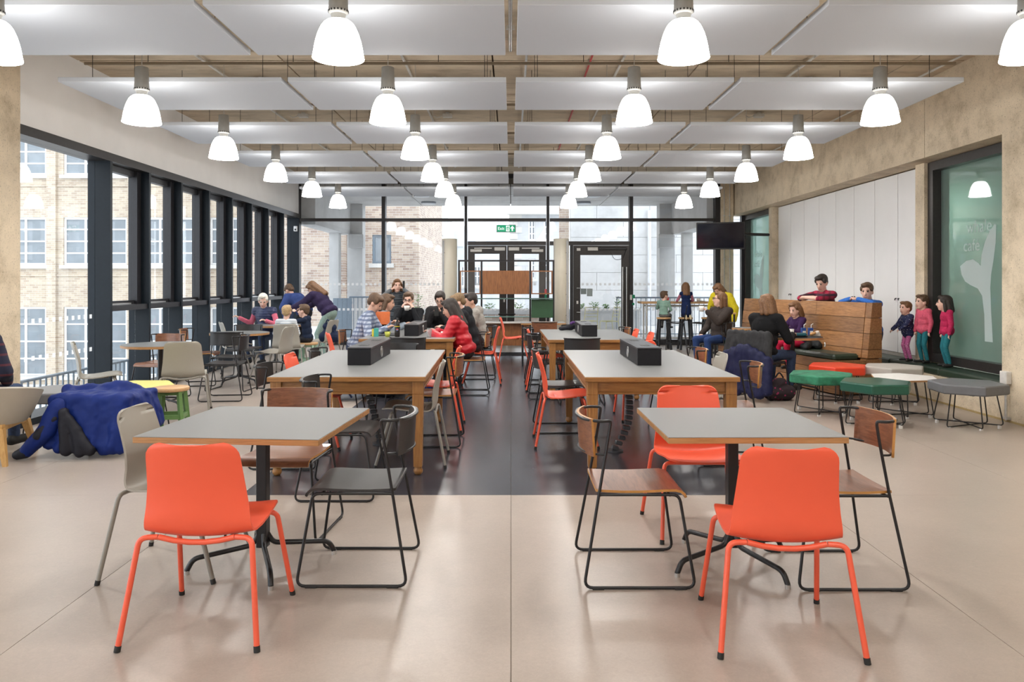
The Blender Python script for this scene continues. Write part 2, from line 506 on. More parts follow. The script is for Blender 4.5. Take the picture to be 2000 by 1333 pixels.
def fillet(pts, r, n=5):
    P = [Vector(p) for p in pts]; out = [P[0]]
    for i in range(1, len(P) - 1):
        a = P[i - 1] - P[i]; b = P[i + 1] - P[i]
        rr = min(r if not isinstance(r, (list, tuple)) else r[i - 1], a.length * .48, b.length * .48)
        p0 = P[i] + a.normalized() * rr; p1 = P[i] + b.normalized() * rr
        for k in range(n + 1):
            t = k / n; out.append(p0 * (1 - t) ** 2 + P[i] * 2 * t * (1 - t) + p1 * t * t)
    out.append(P[-1]); return out

def text_mesh(body, size, mat, depth=0.001):
    c = bpy.data.curves.new('lettering', 'FONT'); c.body = body; c.size = size; c.extrude = depth; c.resolution_u = 4
    c.align_x = 'LEFT'
    o = bpy.data.objects.new('lettering', c); COL.objects.link(o)
    dg = bpy.context.evaluated_depsgraph_get()
    m = bpy.data.meshes.new_from_object(o.evaluated_get(dg))
    bpy.data.objects.remove(o); bpy.data.curves.remove(c)
    m.materials.clear(); m.materials.append(mat); return m
T_WHALE = text_mesh('whale', 0.21, M_FROST); T_CAFE = text_mesh('caf\u00e9', 0.21, M_FROST)
T_EXIT = text_mesh('Exit', 0.1, emit('exit_letter', (1, 1, 1), 0.5))
# ------------------------------------------------------------------ the room
FY = 17.9          # far glazed wall
CEIL = 4.0
def struct(name, label, cat, loc=(0, 0, 0)): return thing(name, label, cat, loc, 0, None, 'structure')

fl = struct('floor', 'beige linoleum floor with a dark slate inlay down the middle', 'floor')
bx('subfloor', M_SEAM, fl, -5.3, 5.6, -3, FY + 0.1, -0.2, -0.006)
g = 0.0015
for x0, x1 in ((-5.2, -4), (-4, -2), (-2, 0), (0, 2), (2, 4), (4, 5.55)):
    bx('linoleum_sheet', M_BEIGE, fl, x0 + g, x1 - g, -3, 5.24, -0.006, 0)
for x0, x1 in ((-5.2, -3.7), (-3.7, -1.85), (1.85, 3.7), (3.7, 5.55)):
    bx('linoleum_sheet', M_BEIGE, fl, x0 + g, x1 - g, 5.24 + g, FY, -0.006, 0)
for x0, x1 in ((-1.85, 0), (0, 1.85)):
    o = bx('linoleum_sheet', M_DARK, fl, x0 + g, x1 - g, 5.24 + g, 15.9, -0.006, 0)
    o['label'] = 'dark slate linoleum sheet'
    bx('linoleum_sheet', M_BEIGE, fl, x0 + g, x1 - g, 15.9 + g, FY, -0.006, 0)

ce = struct('ceiling', 'brown board-marked concrete ceiling with recessed joints', 'ceiling')
bx('slab', plain('joint_dark', (0.10, 0.08, 0.06), 0.9), ce, -5.2, 5.6, -3, FY, CEIL + 0.04, CEIL + 0.3)  # dark brown slab shows in the gaps between ceiling panels
y = -3.0
while y < FY - 0.2:
    for x0, x1 in ((-5.0, -2.62), (-2.6, -0.22), (-0.2, 2.18), (2.2, 4.58), (4.6, 5.5)):
        y1 = min(y + 1.93, FY)
        bx('concrete_panel', M_CEIL, ce, x0, x1, y, y1, CEIL, CEIL + 0.06)
    y += 1.96

# left wall -----------------------------------------------------------
wl = struct('wall_left', 'white painted wall above the row of dark framed windows', 'wall')
bx('upper_wall', M_WHITE, wl, -5.25, -4.95, -3, FY, 3.06, CEIL + 0.05)
c = bx('column', M_CONC, wl, -5.35, -4.85, 6.75, 7.55, 0, CEIL); c['label'] = 'board-marked concrete column'
LM = [7.55, 9.47, 10.48, 11.5, 12.55, 13.58, 14.6, 15.6, 16.65, 17.85]
XL0, XL1 = -5.22, -4.94
for i in range(len(LM) - 1):
    y0, y1 = LM[i], LM[i + 1]
    kind = ('large fixed pane beside the concrete column' if i == 0 else 'bay %s from the column, with an opening upper casement' % ['', 'second', 'third', 'fourth', 'fifth', 'sixth', 'seventh', 'eighth', 'ninth'][i])
    w = struct('window_%d' % (i + 1), 'dark framed window on the left, ' + kind, 'window')
    bx('head_rail', M_DOORFRAME, w, XL0, XL1, y0, y1, 2.96, 3.06)
    bx('sill_rail', M_FIN, w, XL0, XL1 + 0.05, y0, y1, 0, 0.07)
    bx('mullion', M_FIN, w, XL0, XL1, y1 - 0.05, y1 + 0.0, 0.07, 2.96)
    if i == 0: bx('jamb', M_BLACKMETAL, w, XL0, XL1, y0, y0 + 0.05, 0.07, 2.96)
    if 0 < i < 8:
        bx('transom', M_BLACKMETAL, w, XL0 + 0.03, XL1 - 0.02, y0, y1 - 0.05, 1.10, 1.17)
        f = bx('casement_stile', M_BLACKMETAL, w, -5.17, -5.05, y1 - 0.16, y1 - 0.05, 1.17, 2.96)
        bx('casement_stile', M_BLACKMETAL, w, -5.17, -5.09, y0, y0 + 0.05, 1.17, 2.96)
        bx('casement_rail', M_BLACKMETAL, w, -5.17, -5.09, y0 + 0.05, y1 - 0.16, 2.88, 2.96)
        bx('casement_rail', M_BLACKMETAL, w, -5.17, -5.09, y0 + 0.05, y1 - 0.16, 1.17, 1.22)
        bx('stay_bar', M_STEEL, w, -5.09, -5.06, y0 + 0.2, y1 - 0.3, 1.172, 1.19)
        bx('pane', M_GLASS, w, -5.135, -5.129, y0 + 0.05, y1 - 0.16, 1.22, 2.88)
        bx('pane', M_GLASS, w, -5.135, -5.129, y0, y1 - 0.05, 0.07, 1.10)
    else:
        bx('pane', M_GLASS, w, -5.135, -5.129, y0 + (0.05 if i == 0 else 0), y1 - 0.05, 0.07, 2.96)
    if i == 0:
        dm = MB()
        for z in (1.02, 0.62):
            for k in range(14): dm.bbox(-5.128, -5.126, y0 + 0.12 + k * 0.125, y0 + 0.17 + k * 0.125, z, z + 0.05)
        d = dm.build('manifestation_dots', M_DOTFILM, w); d['kind'] = 'stuff'
w = struct('window_10', 'dark framed window beside and behind the viewpoint, out of frame on the left', 'window')
bx('head_rail', M_DOORFRAME, w, XL0, XL1, -3, 6.75, 2.96, 3.06)
bx('sill_rail', M_FIN, w, XL0, XL1, -3, 6.75, 0, 0.07)
for y in (-3, -1, 1, 3, 5, 6.7): bx('mullion', M_FIN, w, XL0, XL1, y, y + 0.05, 0.07, 2.96)
bx('pane', M_GLASS, w, -5.135, -5.129, -3, 6.75, 0.07, 2.96)

# right wall -----------------------------------------------------------
XR, XW = 5.2, 5.55
wr = struct('wall_right', 'board-marked concrete beam, piers and column along the right', 'wall')
for y0, y1 in ((-3, 2.9), (2.908, 9.6), (9.612, 16.1), (16.11, FY + 0.3)):
    bx('beam_panel', M_CONC, wr, XR, 5.75, y0, y1, 3.03, CEIL + 0.05)
c = bx('column', M_CONC, wr, XR, 5.75, 7.2, 8.09, 0, 3.03); c['label'] = 'concrete column at the right edge'
bx('concrete_wall', M_CONC, wr, XR + 0.05, 5.75, -3, 7.2, 0, 3.03)
bx('pier', M_CONC, wr, 5.42, 5.75, 10.02, 10.24, 0.3, 3.03)
bx('pier', M_CONC, wr, 5.42, 5.75, 15.88, 16.06, 0.3, 3.03)
bx('plinth_backing', M_CONC, wr, 5.56, 5.75, 10.24, 15.88, 0, 0.45)
for y0, y1 in ((8.09, 9.9), (9.908, 11.7), (11.708, 13.5), (13.508, 16.06)):
    p = bx('bench_plinth', M_CONC, wr, XR, XW + 0.1, y0, y1, 0, 0.32)
bx('plinth_seal', plain('seal_ochre', (0.42, 0.31, 0.14), 0.7), wr, XR - 0.012, XR, 7.2, 16.06, 0, 0.02)
bx('pier', M_CONC, wr, 4.88, 5.17, FY - 0.15, FY + 0.25, 0, CEIL)

def right_window(n, y0, y1, label, ys=None):
    w = struct('window_%d' % n, label, 'window')
    z0, z1 = 0.43, 3.02
    t = 0.11
    bx('frame_rail', M_DOORFRAME, w, XW - 0.09, XW + 0.08, y0, y1, z1 - t, z1)
    bx('frame_rail', M_DOORFRAME, w, XW - 0.09, XW + 0.08, y0, y1, z0, z0 + t)
    bx('frame_stile', M_DOORFRAME, w, XW - 0.09, XW + 0.08, y1 - 0.12, y1, z0 + t, z1 - t)
    bx('frame_stile', M_DOORFRAME, w, XW - 0.09, XW + 0.08, y0, y0 + 0.06, z0 + t, z1 - t)
    bx('pane', M_GREENGLASS, w, XW + 0.02, XW + 0.028, y0 + 0.06, y1 - 0.12, z0 + t, z1 - t)
    return w
def whale_tail(w, y, z, s, wh, ca):
    pts = [(0, 0), (.12, .06), (.25, .075), (.35, .03), (.395, -.005), (.41, .12), (.47, .26), (.55, .37), (.64, .45), (.67, .44), (.66, .25), (.62, .05),
           (.58, -.1), (.565, -.25), (.58, -.5), (.61, -.85), (.47, -.85), (.46, -.55), (.42, -.34), (.34, -.26), (.2, -.22), (.1, -.18), (.03, -.1)]
    b = MB(); poly = [(u * s, v * s) for u, v in pts]
    b.prism(poly, 0, 0.002)
    o = b.build('tail_graphic', M_FROST, w, (XW + 0.014, y, z)); o.rotation_euler = (PI / 2, 0, -PI / 2); o['label'] = 'frosted whale tail graphic'
    for nm, data, (yy, zz) in (('lettering', T_WHALE, wh), ('lettering', T_CAFE, ca)):
        link(nm, data, w, (XW + 0.016, yy, zz), (PI / 2, 0, -PI / 2))
w = right_window(11, 8.0, 10.01, 'large green tinted window with whale tail graphic beside the right concrete column')
whale_tail(w, 9.46, 1.66, 1.05, (9.33, 2.06), (9.40, 1.84))
w = right_window(12, 16.07, FY - 0.02, 'narrow green tinted window with whale tail graphic behind the television')
whale_tail(w, 17.5, 1.58, 1.05, (17.45, 2.03), (17.45, 1.81))
# corridor seen through the green glass
cw = struct('wall_corridor', 'pale corridor wall behind the green tinted glass', 'wall')
bx('corridor_panel', plain('corridor_pale', (0.62, 0.74, 0.69), 0.7), cw, 7.4, 7.6, 7, 18, 0, 3.2)
bx('corridor_floor', plain('corridor_floor', (0.35, 0.36, 0.35), 0.6), cw, 5.76, 7.4, 7, 18, -0.1, 0)
bx('corridor_ceiling', M_WHITE, cw, 5.76, 7.4, 7, 18, 3.1, 3.2)
bx('corridor_end', plain('corridor_pale', (0.62, 0.74, 0.69), 0.7), cw, 5.76, 7.4, 6.8, 7, 0, 3.2)
for k, yy in enumerate((12.6, 14.4)):  # unseen strips added to brighten the corridor behind the green glass
    t = thing('corridor_fill_light', 'added unseen strip light brightening the corridor behind the green glass, %s of the two' % ['nearer', 'farther'][k], 'light', (6.6, yy, 3.04), 0, 'added corridor fill strips')
    bx('case', M_WHITE, t, -.1, .1, -.6, .6, .03, .06); bx('diffuser', emit('fill_glow', (1, .97, .92), 26), t, -.08, .08, -.58, .58, 0, .03)

bw = struct('wall_back', 'white painted wall behind the viewpoint', 'wall')
bx('plaster', M_WHITE, bw, -5.25, 5.6, -3.2, -3, 0, CEIL + 0.1)

# far glazed wall --------------------------------------------------------
fw = struct('window_13', 'full-height glazed end wall in black frames facing the terrace', 'window')
MX = [PX(p, FY) for p in (583, 750, 910, 1070, 1232, 1398)]
TZ = 2.924
for i, x in enumerate(MX):
    wd = 0.085 if i in (1, 4) else 0.06
    if i in (0, 5): wd = 0.2
    xx = x - (0.07 if i == 0 else -0.07 if i == 5 else 0)
    bx('mullion', M_BLACKMETAL, fw, xx - wd / 2, xx + wd / 2, FY - 0.09, FY + 0.12, 0, CEIL)
for i in range(5):
    a, b_ = MX[i] + 0.045, MX[i + 1] - 0.045
    bx('transom', M_DOORFRAME, fw, a, b_, FY - 0.07, FY + 0.1, TZ - 0.035, TZ + 0.035)
    bx('head_rail', M_BLACKMETAL, fw, a, b_, FY - 0.07, FY + 0.1, 3.9, CEIL)
    bx('pane', M_GLASSF, fw, a, b_, FY + 0.02, FY + 0.03, TZ + 0.035, 3.9)
    if i in (0, 1, 4):
        bx('base_rail', M_BLACKMETAL, fw, a, b_, FY - 0.08, FY + 0.1, 0, 0.12)
        bx('pane', M_GLASSF, fw, a, b_, FY + 0.02, FY + 0.03, 0.12, TZ - 0.035)
        dm = MB(); n = int((b_ - a) / 0.105)
        for z in (1.39, 0.80):
            for k in range(n): dm.bbox(a + 0.04 + k * 0.105, a + 0.095 + k * 0.105, FY + 0.016, FY + 0.018, z, z + 0.055)
        d = dm.build('manifestation_dots', M_DOTFILM, fw); d['kind'] = 'stuff'
    else:
        bx('transom', M_DOORFRAME, fw, a, b_, FY - 0.09, FY + 0.1, 2.33, 2.42)
        bx('pane', M_GLASSF, fw, a, b_, FY + 0.02, FY + 0.03, 2.42, TZ - 0.035)
bx('pane', M_GLASSF, fw, MX[3] + 0.045, 1.38, FY + 0.02, FY + 0.03, 0.05, 2.33)
bx('mullion', M_BLACKMETAL, fw, 1.38, 1.45, FY - 0.09, FY + 0.1, 0, 2.33)
bx('pane', M_GLASSF, fw, 5.2, 5.42, FY + 0.02, FY + 0.03, 0.05, CEIL)
bx('mullion', M_BLACKMETAL, fw, 5.4, 5.62, FY - 0.02, FY + 0.12, 0, 3.03)

def leaf(door, x0, x1, z1, st, bot, top):
    bx('stile', M_DOORFRAME, door, x0, x0 + st[0], FY - 0.06, FY + 0.02, 0.01, z1)
    bx('stile', M_DOORFRAME, door, x1 - st[1], x1, FY - 0.06, FY + 0.02, 0.01, z1)
    bx('top_rail', M_DOORFRAME, door, x0 + st[0], x1 - st[1], FY - 0.06, FY + 0.02, z1 - top, z1)
    bx('bottom_rail', M_DOORFRAME, door, x0 + st[0], x1 - st[1], FY - 0.06, FY + 0.02, 0.01, 0.01 + bot)
    bx('pane', M_GLASSF, door, x0 + st[0], x1 - st[1], FY - 0.025, FY - 0.015, 0.01 + bot, z1 - top)
    dm = MB(); a = x0 + st[0]; n = int((x1 - st[1] - a) / 0.105)
    for z in (1.39, 0.80):
        for k in range(n): dm.bbox(a + 0.03 + k * 0.105, a + 0.085 + k * 0.105, FY - 0.029, FY - 0.027, z, z + 0.055)
    d = dm.build('manifestation_dots', M_DOTFILM, door); d['kind'] = 'stuff'
M_PLATE = plain('closer_plate', (0.66, 0.65, 0.62), 0.4, 0.3)
d1 = struct('door_1', 'double black framed glass doors under the exit sign', 'door')
mid = PX(990, FY)
leaf(d1, MX[2] + 0.05, mid - 0.004, 2.32, (0.16, 0.17), 0.25, 0.19)
leaf(d1, mid + 0.004, MX[3] - 0.05, 2.32, (0.17, 0.16), 0.25, 0.19)
for sx in (-1, 1):
    bx('closer_arm', M_PLATE, d1, mid + sx * 0.35, mid + sx * 0.76, FY - 0.1, FY - 0.06, 2.245, 2.27)
    bx('closer_body', M_PLATE, d1, mid + sx * 0.58, mid + sx * 0.85, FY - 0.12, FY - 0.06, 2.17, 2.235, 0.006)
    bx('sensor', M_PLATE, d1, mid + sx * 0.04, mid + sx * 0.29, FY - 0.12, FY - 0.06, 2.2, 2.28, 0.006)
bx('lock_plate', M_STEEL, d1, mid - 0.08, mid - 0.045, FY - 0.075, FY - 0.06, 1.0, 1.07)
MB().tube([(mid - 0.2, FY - 0.12, 0.72), (mid + 0.2, FY - 0.12, 0.72)], 0.014).build('push_bar', M_ROD, d1)
d2 = struct('door_2', 'single black framed glass door with a tall steel pull handle', 'door')
leaf(d2, 1.46, MX[4] - 0.045, 2.32, (0.16, 0.18), 0.2, 0.22)
for x in (PX(1215, FY), PX(1222.5, FY)):
    MB().tube([(x, FY - 0.11, 0.32), (x, FY - 0.11, 1.82)], 0.013).build('pull_handle', M_STEEL, d2)
bx('handle_mount', M_ROD, d2, PX(1215, FY), PX(1222.5, FY), FY - 0.1, FY - 0.06, 0.4, 0.44)
bx('handle_mount', M_ROD, d2, PX(1215, FY), PX(1222.5, FY), FY - 0.1, FY - 0.06, 1.7, 1.74)
bx('sensor', M_PLATE, d2, PX(1147, FY), PX(1167, FY), FY - 0.12, FY - 0.06, 2.2, 2.28, 0.006)
bx('closer_body', M_ROD, d2, PX(1169, FY), PX(1223, FY), FY - 0.13, FY - 0.06, 2.22, 2.28, 0.01)
bx('hinge_plate', M_PLATE, d2, PX(1126, FY), PX(1133, FY), FY - 0.08, FY - 0.06, 2.2, 2.26)
MB().tube(fillet([(PX(1192, FY), FY - 0.1, 2.17), (PX(1198, FY), FY - 0.13, 1.98), (PX(1215, FY), FY - 0.13, 2.0), (PX(1222, FY), FY - 0.1, 2.22)], 0.12), 0.006).build('door_cable', M_ROD, d2)
bx('notice', plain('notice_grey', (0.25, 0.30, 0.30), 0.6), d2, PX(1134, FY), PX(1145, FY), FY - 0.034, FY - 0.03, PZ(575, FY), PZ(564, FY))
bx('notice', plain('notice_pale', (0.36, 0.42, 0.42), 0.6), d2, PX(1146, FY), PX(1157, FY), FY - 0.034, FY - 0.03, PZ(579, FY), PZ(564, FY))
for z in (PZ(563, FY), PZ(610, FY)): MB().tube([(PX(1126, FY), FY - 0.07, z), (PX(1134, FY), FY - 0.12, z)], 0.012).build('hinge_knob', M_STEEL, d2)
bx('lock_plate', M_STEEL, d2, PX(1125.5, FY), PX(1129, FY), FY - 0.07, FY - 0.06, 0.96, 1.03)
o = bx('call_button', plain('button_green', (0.0, 0.22, 0.10), 0.5), fw, PX(1233.5, FY), PX(1238.5, FY), FY - 0.13, FY - 0.09, PZ(583, FY), PZ(576, FY), 0.004)
o = bx('switch_plate', M_PLATE, fw, PX(1229, FY), PX(1233, FY), FY - 0.12, FY - 0.09, PZ(586, FY), PZ(576, FY), 0.004)
MB().ell((PX(1235.5, FY), FY - 0.1, PZ(594, FY)), (0.03, 0.02, 0.03)).build('call_button', MATS['button_green'], fw)

# exit sign
ex = thing('exit_sign', 'green illuminated exit sign hanging above the double doors', 'sign', (PX(988.5, 17.84), 17.84, PZ(454, 17.84)))
M_EXGREEN = emit('exit_green', (0.0, 0.16, 0.075), 1.0, (0.0, 0.2, 0.1)); M_EXW = MATS['exit_letter']
bx('sign_case', plain('sign_case', (0.3, 0.33, 0.32), 0.4, 0.4), ex, -0.225, 0.225, -0.015, 0.03, 0, 0.175, 0.006)
bx('sign_face', M_EXGREEN, ex, -0.21, 0.21, -0.018, -0.014, 0.012, 0.163)
link('lettering', T_EXIT, ex, (-0.195, -0.02, 0.055), (PI / 2, 0, 0))
b = MB()
for k, (x, z, w_, h_, r_) in enumerate(((0.045, 0.137, 0.02, 0.02, 0.7), (0.04, 0.1, 0.02, 0.05, 0.3), (0.025, 0.065, 0.015, 0.045, -0.7), (0.055, 0.06, 0.015, 0.05, 0.5), (0.02, 0.11, 0.014, 0.04, 1.0), (0.065, 0.1, 0.014, 0.035, -1.0))):
    b.box((x, -0.0215, z), (w_, 0.002, h_), Matrix.Rotation(r_, 3, 'Y'))
bx('symbol_panel', M_EXW, ex, 0.0, 0.08, -0.0205, -0.018, 0.02, 0.155)
b.build('running_figure', M_EXGREEN, ex)
b = MB(); b.bbox(0.13, 0.16, -0.02, -0.018, 0.03, 0.1)
b.prism([(0.095, 0.09), (0.195, 0.09), (0.145, 0.15)], 0, 0.002)
n = 8
for i in range(n, len(b.v)): x, yy, z = b.v[i]; b.v[i] = (x, -0.018 - z, yy)
b.build('arrow', M_EXW, ex)
for sx in (-0.17, 0.17): MB().tube([(sx, 0.01, 0.175), (sx, 0.01, TZ - 0.03 - PZ(454, 17.84))], 0.004, 6).build('hanging_wire', M_STEEL, ex)

# ------------------------------------------------------------------ ceiling rafts and pendant lamps
ROWN = ['nearest', 'second', 'third', 'fourth', 'fifth', 'farthest']
COLN = ['leftmost', 'second from left', 'third from left', 'rightmost']
KR = 2750.0
fronts = [KR * v for v in (.001845, .00255, .00326, .00397, .00472, .00546)]
backs = [KR * v for v in (.002252, .002967, .00369, .004425, .00518, .00595)]
ZR = 3.303
XC = [(-4.16, -2.11), (-2.05, -0.045), (0.045, 2.05), (2.11, 4.16)]
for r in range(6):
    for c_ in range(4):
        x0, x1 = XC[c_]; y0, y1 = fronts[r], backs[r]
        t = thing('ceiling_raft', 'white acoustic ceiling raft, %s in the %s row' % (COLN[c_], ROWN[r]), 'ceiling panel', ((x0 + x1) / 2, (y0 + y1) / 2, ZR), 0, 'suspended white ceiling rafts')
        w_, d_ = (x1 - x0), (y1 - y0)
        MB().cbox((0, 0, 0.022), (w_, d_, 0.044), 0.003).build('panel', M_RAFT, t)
        for sx in (-0.8, 0.8):
            for sy in (-0.7, 0.7): MB().tube([(sx, sy * d_ / 2, 0.044), (sx, sy * d_ / 2, CEIL - ZR)], 0.003, 5).build('suspension_wire', M_ROD, t)

rows = [4.9, 6.87, 8.83, 10.78, 12.74, 14.66, 0.97, -0.99]      # the last two rows hang over and behind the viewpoint
# housing, vents, shade share mesh data
hb = MB(); hb.lathe([(0.001, 0.50), (0.052, 0.50), (0.056, 0.495), (0.063, 0.31), (0.062, 0.295), (0.05, 0.285)], seg=24)
ME_HOUS = hb.mesh('housing', M_LAMPBODY)
vb = MB()
for k in range(18):
    a = 2 * PI * k / 18; vb.box((0.0625 * math.cos(a), 0.0625 * math.sin(a), 0.303), (0.006, 0.01, 0.012), Matrix.Rotation(a, 3, 'Z'))
ME_VENT = vb.mesh('vent_slots', M_SLOT)
cb = MB(); cb.lathe([(0.05, 0.29), (0.044, 0.262), (0.05, 0.25), (0.06, 0.245)], seg=20); ME_COLL = cb.mesh('collar', M_LAMPBODY)
sb = MB(); prof = [(r_, 0.25 * (1 - f_)) for f_, r_ in ((0, .048), (.015, .062), (.04, .077), (.1, .095), (.18, .109), (.28, .121), (.4, .133), (.55, .144), (.7, .152), (.85, .158), (.95, .163), (.985, .165), (1, .164))]
prof += [(0.158, 0.0)] + [(r_ - 0.006, z_ - 0.002) for r_, z_ in reversed(prof[2:])] + [(0.045, 0.242)]
sb.lathe(prof, seg=32); ME_SHADE = sb.mesh('shade', M_SHADE)
bulb = bpy.data.lights.new('bulb', 'AREA'); bulb.shape = 'DISK'; bulb.size = 0.2; bulb.energy = LAMP_WATTS; bulb.color = (1.0, 0.965, 0.92)
ROWN += ['out-of-frame overhead', 'out-of-frame rear']
for r in range(8):
    for c_ in range(4):
        x = (-3.32, -1.107, 1.107, 3.32)[c_]
        zb = 2.895
        t = thing('pendant_lamp', 'glowing white dome pendant lamp, %s in the %s row' % (COLN[c_], ROWN[r]), 'lamp', (x, rows[r], zb), 0, 'dome pendant lamps')
        h = link('housing', ME_HOUS, t); link('vent_slots', ME_VENT, h)
        link('collar', ME_COLL, t); link('shade', ME_SHADE, t)
        MB().tube([(0, 0, 0.5), (0.004, 0, 0.75), (0, 0, CEIL - zb)], 0.004, 6).build('cable', M_STEEL, t)
        link('bulb', bulb, t, (0, 0, 0.06))

# conduits and fittings on the ceiling
def conduit(label, x, y0, y1, z, r, mat, name='conduit'):
    t = thing(name, label, 'conduit', (x, y0, z), 0, 'ceiling conduits')
    MB().tube([(0, 0, 0), (0, y1 - y0, 0)], r, 8).build('pipe', mat, t)
    k = 0.6
    while k < y1 - y0:
        MB().cbox((0, k, r * 0.6), (r * 4.2, 0.03, r * 2.0), 0.003).build('saddle', M_GALV, t); k += 1.1
M_WCOND = plain('white_conduit', (0.6, 0.58, 0.54), 0.5)
conduit('shiny steel conduit in the gap between the middle rafts', -0.005, 1.5, 7.1, 3.62, 0.017, M_STEEL)
conduit('thin steel conduit just right of the ceiling centre line', 0.17, 1.5, 16.5, 3.95, 0.014, M_STEEL)
conduit('red fire alarm cable running along the ceiling', 0.9, 1.5, 16.5, 3.97, 0.012, plain('red_cable', (0.45, 0.02, 0.02), 0.5), 'alarm_cable')
conduit('white conduit over the second raft column from the left', -1.2, 1.5, 16.5, 3.95, 0.016, M_WCOND)
conduit('white conduit over the third raft column from the left', 1.25, 1.5, 16.5, 3.95, 0.016, M_WCOND)
conduit('white conduit over the rightmost raft column', 3.35, 1.5, 16.5, 3.95, 0.016, M_WCOND)
conduit('white conduit over the leftmost raft column', -3.45, 1.5, 16.5, 3.95, 0.016, M_WCOND)
conduit('white conduit beside the right concrete beam', 4.95, 6.2, 16.5, 3.95, 0.014, M_WCOND)
for i, (x, yy, l) in enumerate(((-3.1, 9.45, 'left'), (-0.95, 9.45, 'centre left'), (1.55, 9.45, 'centre right'), (3.7, 9.45, 'right'), (-3.1, 11.4, 'far left'), (-0.95, 11.4, 'far centre left'), (1.55, 11.4, 'far centre right'), (3.7, 11.4, 'far right'))):
    t = thing('junction_box', 'white cable junction box on the ceiling between rafts, %s' % l, 'junction box', (x, yy, 3.9), 0, 'ceiling junction boxes')
    MB().cbox((0, 0, 0.05), (0.14, 0.1, 0.05), 0.006).build('case', M_WCOND, t)
    MB().tube(fillet([(-0.07, 0, 0.05), (-0.15, 0, 0.02), (-0.2, 0, 0.05)], 0.05), 0.008, 6).build('lead', M_WCOND, t)
    MB().cbox((0, 0, 0.085), (0.05, 0.05, 0.03), 0.004).build('bracket', M_GALV, t)
for i, yy in enumerate((6.42, 8.42, 10.38, 12.35, 14.35)):  # brown bars added in place of the slab's own joint grooves
    for dz, r_ in ((0, ''),):
        t = thing('groove_bar', 'brown bar added for a strut rail crossing the ceiling behind the %s row of rafts' % ROWN[i], 'rail', (0, yy, 3.86), 0, 'ceiling strut bars')
        MB().bbox(-4.7, 4.9, -0.012, 0.012, 0, 0.03).build('rail', plain('groove', (0.30, 0.24, 0.17), 0.7, 0.0), t)
        for x in (-4, -2.4, -0.8, 0.8, 2.4, 4): MB().tube([(x, 0, 0.03), (x, 0, 0.15)], 0.004, 5).build('hanger_rod', M_ROD, t)
# ------------------------------------------------------------------ outside
M_BRICK = brickwork('buff_brick', (0.62, 0.53, 0.41), (0.44, 0.345, 0.265), (0.68, 0.64, 0.57))
M_BRICK2 = brickwork('brown_brick', (0.60, 0.49, 0.39), (0.34, 0.235, 0.19), (0.66, 0.62, 0.57))
M_BRICK2Y = brickwork('brown_brick_side', (0.60, 0.49, 0.39), (0.34, 0.235, 0.19), (0.66, 0.62, 0.57), 'y')
M_REDBRICK = brickwork('red_brick', (0.50, 0.20, 0.15), (0.40, 0.14, 0.11), (0.6, 0.5, 0.45), 'y')
M_STONE = plain('portland_stone', (0.66, 0.65, 0.62), 0.8, var=0.08, scale=2, world=True)
M_STONE2 = plain('pale_stone', (0.60, 0.62, 0.64), 0.8, var=0.08, scale=2, world=True)
M_WFRAME = plain('white_window', (0.82, 0.83, 0.84), 0.5)
M_FPANE = plain('far_pane', (0.20, 0.235, 0.265), 0.08, 0, 0.25, 0.9, spec=0.8, world=True)  # blue-grey base colour stands in for pale sky reflected in the panes
M_PAVE = concrete('terrace_paving', (0.66, 0.66, 0.66), (0.55, 0.55, 0.55), 0.1, 1.0)
M_GREYPAINT = plain('grey_blue_paint', (0.20, 0.25, 0.30), 0.5)
M_LEAF = plain('leaf_green', (0.12, 0.24, 0.06), 0.6, 0, 0.4, 25)

tf = struct('floor_terrace', 'pale paved terrace beyond the glazed end wall', 'terrace')
bx('paving_base', M_PALECONC, tf, -7, 9, FY + 0.13, 26.5, -0.35, -0.05)
yy = FY + 0.14
while yy < 26:
    for k in range(16): bx('paving_slab', M_PAVE, tf, -7 + k + 0.006, -6 + k - 0.006, yy, yy + 0.99, -0.05, -0.01)
    yy += 1.0
yd = struct('floor_yard', 'pale yard far below outside the left windows', 'ground')
bx('yard_surface', plain('yard_pale', (0.55, 0.56, 0.57), 0.9, var=0.1, scale=1, world=True), yd, -60, 60, -20, 90, -3.0, -2.55)
so = struct('ceiling_terrace', 'concrete soffit over the terrace with round lights', 'ceiling')
bx('soffit_slab', plain('joint_dark', (0.1, 0.08, 0.06), 0.9), so, -5.3, 5.6, FY + 0.13, 22.6, 3.78, 4.2)
for x0, x1 in ((-5.2, -2.62), (-2.6, -0.02), (0.0, 2.58), (2.6, 5.3)):
    for y0 in (FY + 0.14, 19.6, 21.1):
        bx('soffit_panel', M_PALECONC, so, x0, x1, y0 + 0.01, y0 + 1.48, 3.72, 3.79)
for sx in (-1, 1):
    s_ = 'left' if sx < 0 else 'right'
    be = struct('trim_%d' % (1 if sx < 0 else 2), 'grey concrete terrace beam and columns on the %s' % s_, 'beam')
    bx('beam', M_PALECONC, be, sx * 4.62, sx * 5.05, FY + 0.13, 22.0, 2.83, 3.72)
    bx('column', M_PALECONC, be, sx * 4.28, sx * 4.72, 22.0, 22.45, -0.05, 3.72)
    bx('column', M_PALECONC, be, sx * 4.74, sx * 5.0, 21.0, 21.3, -0.05, 2.83)
    bx('corbel', M_PALECONC, be, sx * 4.2, sx * 4.62, 21.7, 22.0, 2.45, 2.83)
